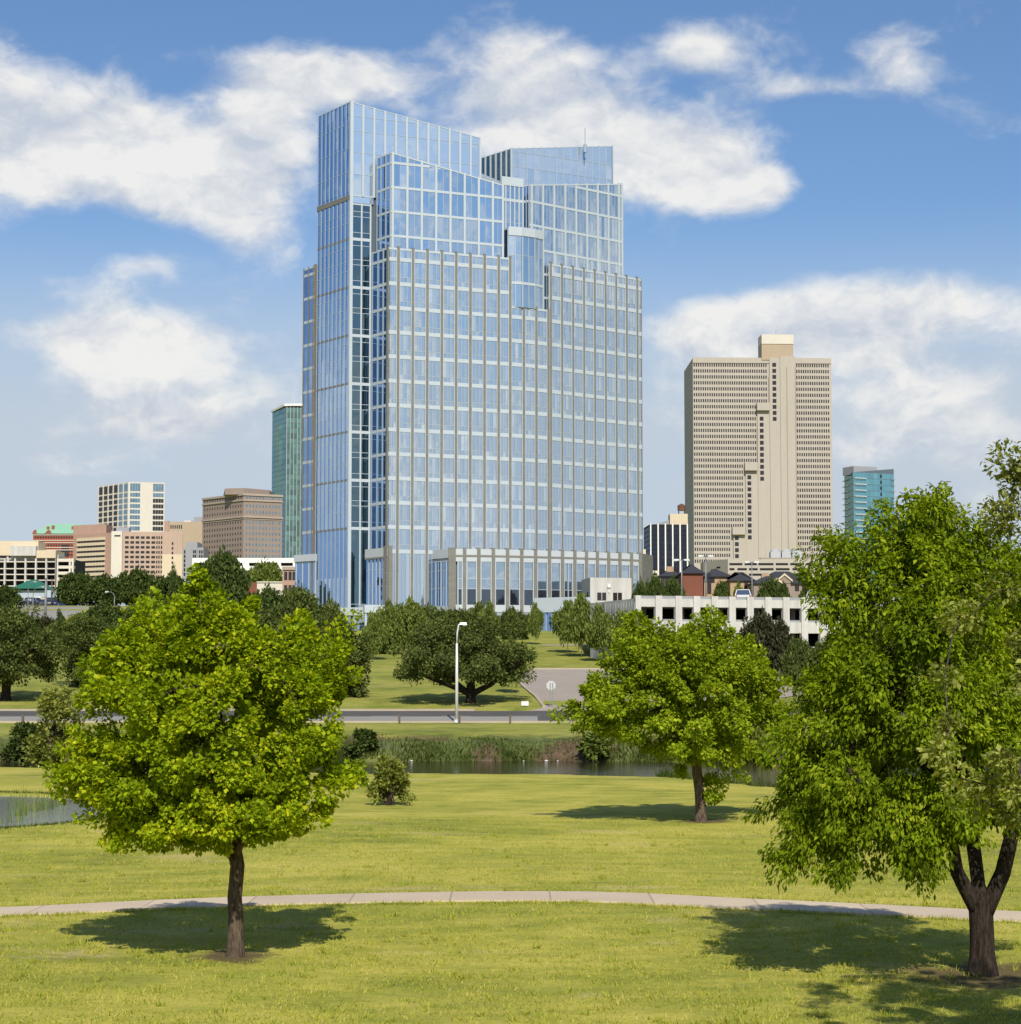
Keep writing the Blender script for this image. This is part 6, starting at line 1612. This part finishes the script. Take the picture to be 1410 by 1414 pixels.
# ================================================================== street furniture, cars, small things
M_LAMPW = surf('lamp_white', (.68, .69, .68), .45, .05, 1, 5, 0, .1, .5)
M_GALV = surf('lamp_galvanised', (.22, .23, .23), .45, .08, 1, 5, 0, .2, .5)
M_WOODP = surf('pole_wood', (.13, .10, .075), .9, .2, 1, 6, .1)
M_LENS = surf('lamp_lens', (.75, .75, .7), .3, .03, 1, 5, 0)
M_SIGNB = surf('sign_back_aluminium', (.55, .57, .56), .5, .06, 2, 8, 0, .3, .5)
M_SIGNW = surf('sign_white', (.78, .78, .76), .6, .06, 2, 8, 0)
M_BLK = surf('black_rubber', (.02, .02, .02), .8, .1, 2, 8, 0)

def lamp(label, px, py_top, py_base, D, arm, head=.9, cat='street lamp', twin=False, base_z=None, rad=.10, name='street_lamp', lm=None):
    """arm: metres, signed (towards +X positive)"""
    x, y, _ = P(px, (py_top + py_base) / 2, D); z0 = PZ(py_base, D) if base_z is None else base_z; z1 = PZ(py_top, D)
    t = thing(name, label, cat, (x, y, z0)); G_ = lm or M_GALV
    mb = MB(); h = z1 - z0
    zk = z1 - (.0 if twin else min(2.0, h * .2))
    mb.tube([(x, y, z0), (x, y, z0 + h * .5), (x, y, zk)], [rad * 1.15, rad, rad * .75], 10, cap=True); mb.build('pole', G_, t, smooth=True)
    mb = MB(); mb.tube([(x, y, z0), (x, y, z0 + .25)], [rad * 2.1, rad * 1.9], 10); mb.build('base_plate', G_, t)
    for sgn in ((1, -1) if twin else (1,)):
        a = arm * sgn
        if twin: pts = [(x, y, zk - .1), (x + a * .6, y, zk), (x + a, y, zk)]
        else: pts = [(x, y, zk), (x + a * .12, y, zk + (z1 - zk) * .55), (x + a * .5, y, z1 - .12), (x + a, y, z1)]
        mb = MB(); mb.tube(pts, rad * .55, 8); mb.build('arm', G_, t, smooth=True)
        s_ = 1 if a > 0 else -1
        xe = x + a
        mb = MB()
        mb.hexa([(xe - .05 * s_, y - .14, z1 - .1), (xe + head * s_, y - .17, z1 - .12), (xe + head * s_, y + .17, z1 - .12), (xe - .05 * s_, y + .14, z1 - .1), (xe - .05 * s_, y - .08, z1 + .08), (xe + head * .85 * s_, y - .1, z1 + .1), (xe + head * .85 * s_, y + .1, z1 + .1), (xe - .05 * s_, y + .08, z1 + .08)])
        hd = mb.build('lamp_head', G_, t)
        mb = MB(); mb.hexa([(xe + .2 * s_, y - .12, z1 - .17), (xe + head * .9 * s_, y - .12, z1 - .17), (xe + head * .9 * s_, y + .12, z1 - .17), (xe + .2 * s_, y + .12, z1 - .17), (xe + .2 * s_, y - .12, z1 - .115), (xe + head * .9 * s_, y - .12, z1 - .125), (xe + head * .9 * s_, y + .12, z1 - .125), (xe + .2 * s_, y + .12, z1 - .115)])
        mb.build('lens', M_LENS, hd)
    return t
lamp('tall pale grey street lamp on the river side kerb in front of the live oak', 630.8, 861, 998, 174.2, .30, .55, rad=.12, lm=M_LAMPW)
garz = PZ(833, 250)
lamp('twin headed grey lamp on the garage roof nearest the glass tower', 941.5, 773, 824, 258, .35, .65, twin=True, base_z=garz, rad=.09)
lamp('tall twin headed lamp on the garage roof in front of the tan house', 974.8, 767.5, 824, 262, .35, .65, twin=True, base_z=garz, rad=.09)
lamp('grey twin headed lamp on the garage roof above the white pickup', 1038.5, 776, 824, 270, .35, .6, twin=True, base_z=garz, rad=.08)
lamp('curved arm street lamp standing closest to the left live oak', 24.5, 828, 868, 300, 1.5, .5, rad=.08)
lamp('curved arm street lamp in front of the green roofed pavilion', 45.5, 810, 862, 330, 1.3, .5, rad=.08)
lamp('thin straight lamp beside the green pavilion roof ridge', 38.7, 803, 856, 350, .9, .5, rad=.08)
lamp('street lamp with a drooping white head above the dark trees', 158, 817, 850, 330, -1.0, .5, rad=.08)
lamp('thin pale lamp post between tree and glass tower', 515, 838, 897, 300, .3, .4, rad=.07)
def pole(label, px, y0, y1, D, mat_, r=.14, cross=0, name='utility_pole', cat='utility pole'):
    x, y, _ = P(px, (y0 + y1) / 2, D); z0 = min(PZ(y1, D), gz(x, y)); z1 = PZ(y0, D); t = thing(name, label, cat, (x, y, z0))
    mb = MB(); mb.tube([(x, y, z0), (x, y, z1)], [r, r * .7], 8); mb.build('pole', mat_, t, smooth=True)
    if cross:
        mb = MB(); mb.box(x - cross, x + cross, y - .08, y + .08, z1 - .9, z1 - .7); mb.build('crossarm', mat_, t)
        for dx in (-cross * .9, 0, cross * .9):
            mb = MB(); mb.tube([(x + dx, y, z1 - .7), (x + dx, y, z1 - .35)], .07, 6); mb.build('insulator', M_GALV, t)
    else:
        mb = MB(); mb.tube([(x, y, z1), (x, y, z1 + .15)], [r * .9, r * .3], 8); mb.build('cap', mat_, t)
pole('thick pale grey pole in front of the far left parking structure', 63, 799, 866, 340, M_GALV, .24)
pole('dark wooden pole beside the thick pale grey pole', 71.5, 800, 838, 420, M_WOODP, .16)
pole('wooden utility pole at the end of the sloping street', 113.5, 822, 852, 400, M_WOODP, .2, 0)
pole('wooden pole with crossarm among the dark trees behind the bright tree', 159, 804, 850, 420, M_WOODP, .18, 1.4)
pole('thin wooden pole with crossarm standing above the bright tree crown', 199.5, 810, 850, 420, M_WOODP, .18, 1.6)
pole('short pale post beside the crossarm pole above the bright tree', 207, 826, 852, 380, M_GALV, .16)

# signs
def ngon_sign(name, label, cat, px, pyc, py_base, D, r_px, n, posts, mat_plate):
    x, y, z = P(px, pyc, D); zb = gz(x, y); r = r_px * D / F
    t = thing(name, label, cat, (x, y, zb))
    mb = MB(); ph = math.pi / n
    ring = [(x + r / math.cos(ph) * math.cos(2 * math.pi * k / n + ph), z + r / math.cos(ph) * math.sin(2 * math.pi * k / n + ph)) for k in range(n)]
    b = 0
    mb.face([(a, y - .012, c) for a, c in ring]); mb.face([(a, y + .012, c) for a, c in ring][::-1])
    for k in range(n):
        a, c = ring[k], ring[(k + 1) % n]; mb.face([(a[0], y - .012, a[1]), (a[0], y + .012, a[1]), (c[0], y + .012, c[1]), (c[0], y - .012, c[1])])
    pl = mb.build('sign_plate', mat_plate, t)
    for dx in posts:
        mb = MB(); mb.box(x + dx - .035, x + dx + .035, y - .09, y - .03, zb - .1, z + r * .6); mb.build('post', M_GALV, t)
    return t
ngon_sign('stop_sign', 'pale back of an octagonal stop sign on two posts beside the driveway', 'road sign', 761, 946.5, 977, 189.5, 6.2, 8, (-.07, .16), M_SIGNB)
ngon_sign('road_sign', 'small round white road sign at the end of the sloping street', 'road sign', 101.5, 841.5, 850, 385, 1.7, 12, (0,), M_SIGNW)
x, y, z = P(725, 977, 190); z = gz(x, y)
t = thing('yard_sign', 'low pale sign board in the grass left of the stop sign', 'sign', (x, y, z))
mb = MB(); mb.box(x - .32, x + .32, y - .03, y + .03, z + .12, z + .5); mb.build('board', M_SIGNW, t)
for dx in (-.25, .25):
    mb = MB(); mb.box(x + dx - .03, x + dx + .03, y - .02, y + .02, z - .1, z + .3); mb.build('post', M_GALV, t)
# short dark posts along the verge
for k, (px, lab) in enumerate(((551.5, 'short dark marker post left of the tall street lamp'), (634.6, 'short dark marker post touching the base of the tall street lamp'), (704.5, 'short dark marker post halfway between street lamp and stop sign'), (31.5, 'short dark marker post by the road at the far left'))):
    D = 173.6; x = PX(px, D, 990); z = gz(x, D)
    t = thing('marker_post', lab, 'marker post', (x, D, z), 'short posts along the road verge')
    mb = MB(); mb.box(x - .09, x + .09, D - .09, D + .09, z - .1, z + .62); mb.build('post', M_WOODP, t)
    mb = MB(); mb.hexa([(x - .11, D - .11, z + .62), (x + .11, D - .11, z + .62), (x + .11, D + .11, z + .62), (x - .11, D + .11, z + .62), (x - .05, D - .05, z + .72), (x + .05, D - .05, z + .72), (x + .05, D + .05, z + .72), (x - .05, D + .05, z + .72)]); mb.build('cap', M_WOODP, t)
# litter at the water line
M_LIT = surf('white_litter', (.8, .8, .78), .5, .05, 5, 20, 0)
for k, (px, lab) in enumerate(((525, 'leftmost white scrap of litter at the foot of the river bank'), (568, 'white scrap of litter below the grassy left part of the bank'), (723, 'tiny white scrap of litter between the two bare earth patches'), (754.5, 'larger white scrap of litter under the bare earth bank'), (770, 'rightmost white scrap of litter at the foot of the river bank'))):
    D = 150.4; x = PX(px, D, 1050); s_ = .11 if k in (1, 3) else .06; z = -.62
    mb = MB(); r0 = random.Random(k)
    ring = [(x + s_ * (1 + .3 * r0.random()) * math.cos(a), D + s_ * math.sin(a), z) for a in np.linspace(0, 6.28, 7)[:-1]]
    mb.prism([q[:2] for q in ring], z, [z + s_ * (.45 + .4 * r0.random()) for _ in ring])
    o = mb.build('litter', M_LIT, None); o['label'] = lab; o['category'] = 'litter'; o['group'] = 'white litter along the river edge'

# cars
def paint(name, col): return surf(name, col, .35, .03, 1, 5, 0, .1, .5)
M_CGLASS = glass('car_glass', (.5, .6, .7), (.015, .02, .025), .3, .01, .02, .1, .02)
M_LAMPR = surf('tail_lamp', (.35, .02, .02), .3, .03, 1, 5, 0); M_CHROME = surf('chrome', (.6, .6, .6), .2, .02, 1, 5, 0, .9, .5)
M_PLATE = surf('number_plate', (.6, .6, .58), .6, .03, 1, 5, 0)
def car(label, x, y, z, rotz, body_mat, kind='car', small=False, group=None):
    """built along +X (front), scaled for a saloon, an SUV or a pickup"""
    L, Wd, H, hood = {'car': (4.5, 1.78, 1.45, .92), 'suv': (4.9, 1.95, 1.85, 1.12), 'pickup': (5.7, 2.0, 1.9, 1.15)}[kind]
    t = thing('pickup_truck' if kind == 'pickup' else 'parked_car', label, 'pickup' if kind == 'pickup' else 'car', (0, 0, 0), group)
    a, w = L / 2, Wd / 2
    if kind == 'pickup': prof = [(-a, .5), (-a, hood), (-a * .28, hood), (-a * .26, hood), (a * .30, hood), (a * .93, hood * .93), (a, .7), (a * .98, .42), (-a * .97, .42)]
    else: prof = [(-a, .5), (-a * .97, hood), (a * .42, hood), (a * .93, hood * .82), (a, .6), (a * .98, .3), (-a * .97, .3)]
    mb = MB(); n = len(prof)
    for (px_, pz_) in prof: mb.v.append((px_, -w, pz_))
    for (px_, pz_) in prof: mb.v.append((px_, w, pz_))
    mb.f.append(tuple(range(n))); mb.f.append(tuple(reversed(range(n, 2 * n)))); mb.m += [0, 0]
    for i in range(n):
        j = (i + 1) % n; mb.f.append((i, i + n, j + n, j)); mb.m.append(0)
    mb.build('body', body_mat, t)
    c0, c1, r0, r1 = {'car': (-a * .85, a * .45, -a * .55, a * .1), 'suv': (-a * .97, a * .42, -a * .86, a * .14), 'pickup': (-a * .3, a * .34, -a * .24, a * .1)}[kind]
    mb = MB(); i_ = .16
    mb.hexa([(c0, -w + .05, hood), (c1, -w + .05, hood), (c1, w - .05, hood), (c0, w - .05, hood), (r0, -w + i_ + .1, H - .06), (r1, -w + i_ + .1, H - .06), (r1, w - i_ - .1, H - .06), (r0, w - i_ - .1, H - .06)])
    mb.build('window_band', M_CGLASS, t)
    mb = MB(); mb.hexa([(r0 - .06, -w + i_ + .04, H - .07), (r1 + .06, -w + i_ + .04, H - .07), (r1 + .06, w - i_ - .04, H - .07), (r0 - .06, w - i_ - .04, H - .07), (r0, -w + i_ + .14, H), (r1, -w + i_ + .14, H), (r1, w - i_ - .14, H), (r0, w - i_ - .14, H)])
    for fx in (c0, (c0 + c1) / 2, c1):   # pillars
        gx = r0 if fx == c0 else r1 if fx == c1 else (r0 + r1) / 2
        for sgn in (-1, 1):
            y0, y1 = sgn * (w - .04), sgn * (w - i_ - .08)
            mb.hexa([(fx - .05, y0 - .03, hood), (fx + .05, y0 - .03, hood), (fx + .05, y0 + .03, hood), (fx - .05, y0 + .03, hood), (gx - .05, y1 - .03, H - .05), (gx + .05, y1 - .03, H - .05), (gx + .05, y1 + .03, H - .05), (gx - .05, y1 + .03, H - .05)])
    mb.build('roof', body_mat, t)
    for sx_ in (-.62, .64):
        for sgn in (-1, 1):
            mb = MB(); yy = sgn * (w - .1); rr = .33 if kind == 'car' else .39
            mb.tube([(a * sx_, yy - .12, rr), (a * sx_, yy + .12, rr)], rr, 14); wh = mb.build('wheel', M_BLK, t)
            mb = MB(); mb.tube([(a * sx_, yy + sgn * .121, rr), (a * sx_, yy + sgn * .135, rr)], rr * .6, 10); mb.build('rim', M_CHROME, wh)
    for sgn in (-1, 1):
        mb = MB(); mb.box(a * .97 - .03, a * .97 + .04, sgn * w * .72 - .2, sgn * w * .72 + .2, hood * .62, hood * .78); mb.build('headlight', M_LENS, t)
        mb = MB(); mb.box(-a - .03, -a + .05, sgn * w * .85 - .1, sgn * w * .85 + .1, hood * .62, hood * .95); mb.build('tail_light', M_LAMPR, t)
    mb = MB(); mb.box(-a - .08, -a + .05, -w * .96, w * .96, .38, .58); mb.build('bumper', M_CHROME if kind == 'pickup' else body_mat, t)
    mb = MB(); mb.box(-a - .09, -a - .07, -.26, .26, .62, .78); mb.build('number_plate', M_PLATE, t)
    t.location = (x, y, z); t.rotation_euler = (0, 0, rotz)
    return t
pw = paint('car_white', (.72, .72, .7)); psil = paint('car_silver', (.42, .43, .44)); pdk = paint('car_dark', (.03, .035, .045)); pred = paint('car_red', (.25, .03, .03)); pblu = paint('car_blue', (.05, .08, .16)); pgy = paint('car_grey', (.18, .18, .19))
x = PX(1033, 254, 820); car('white pickup with its rear towards us on the garage roof', x, 259.5, garz + .1, R(84), pw, 'pickup')
x = PX(1131, 262, 820); car('white car on the garage roof half hidden by the right tree', x, 263, garz + .1, R(70), pw, 'suv')
lot = [(44, 836, pdk, 'dark car in the lot furthest left of the row'), (49, 838, psil, 'silver car in the lot behind the curved arm lamp'), (54.5, 837.5, pw, 'white car in the lot beside the thick grey pole'), (60.5, 836, pgy, 'grey car in the lot partly behind the thick grey pole'), (69, 836.5, pred, 'dark red car in the lot right of the thick grey pole'), (75.5, 836, pdk, 'dark car in the lot below the cream shed'), (82, 837, pblu, 'dark blue car at the right end of the parked row')]
for k, (px, py, pm_, lab) in enumerate(lot):
    D = 425 + (k % 3) * 3; x = PX(px, D, 838); car(lab, x, D, gz(x, D) + .05, R(20 + 37 * k), pm_, 'suv' if k % 3 == 1 else 'car', group='cars in the hillside parking lot')
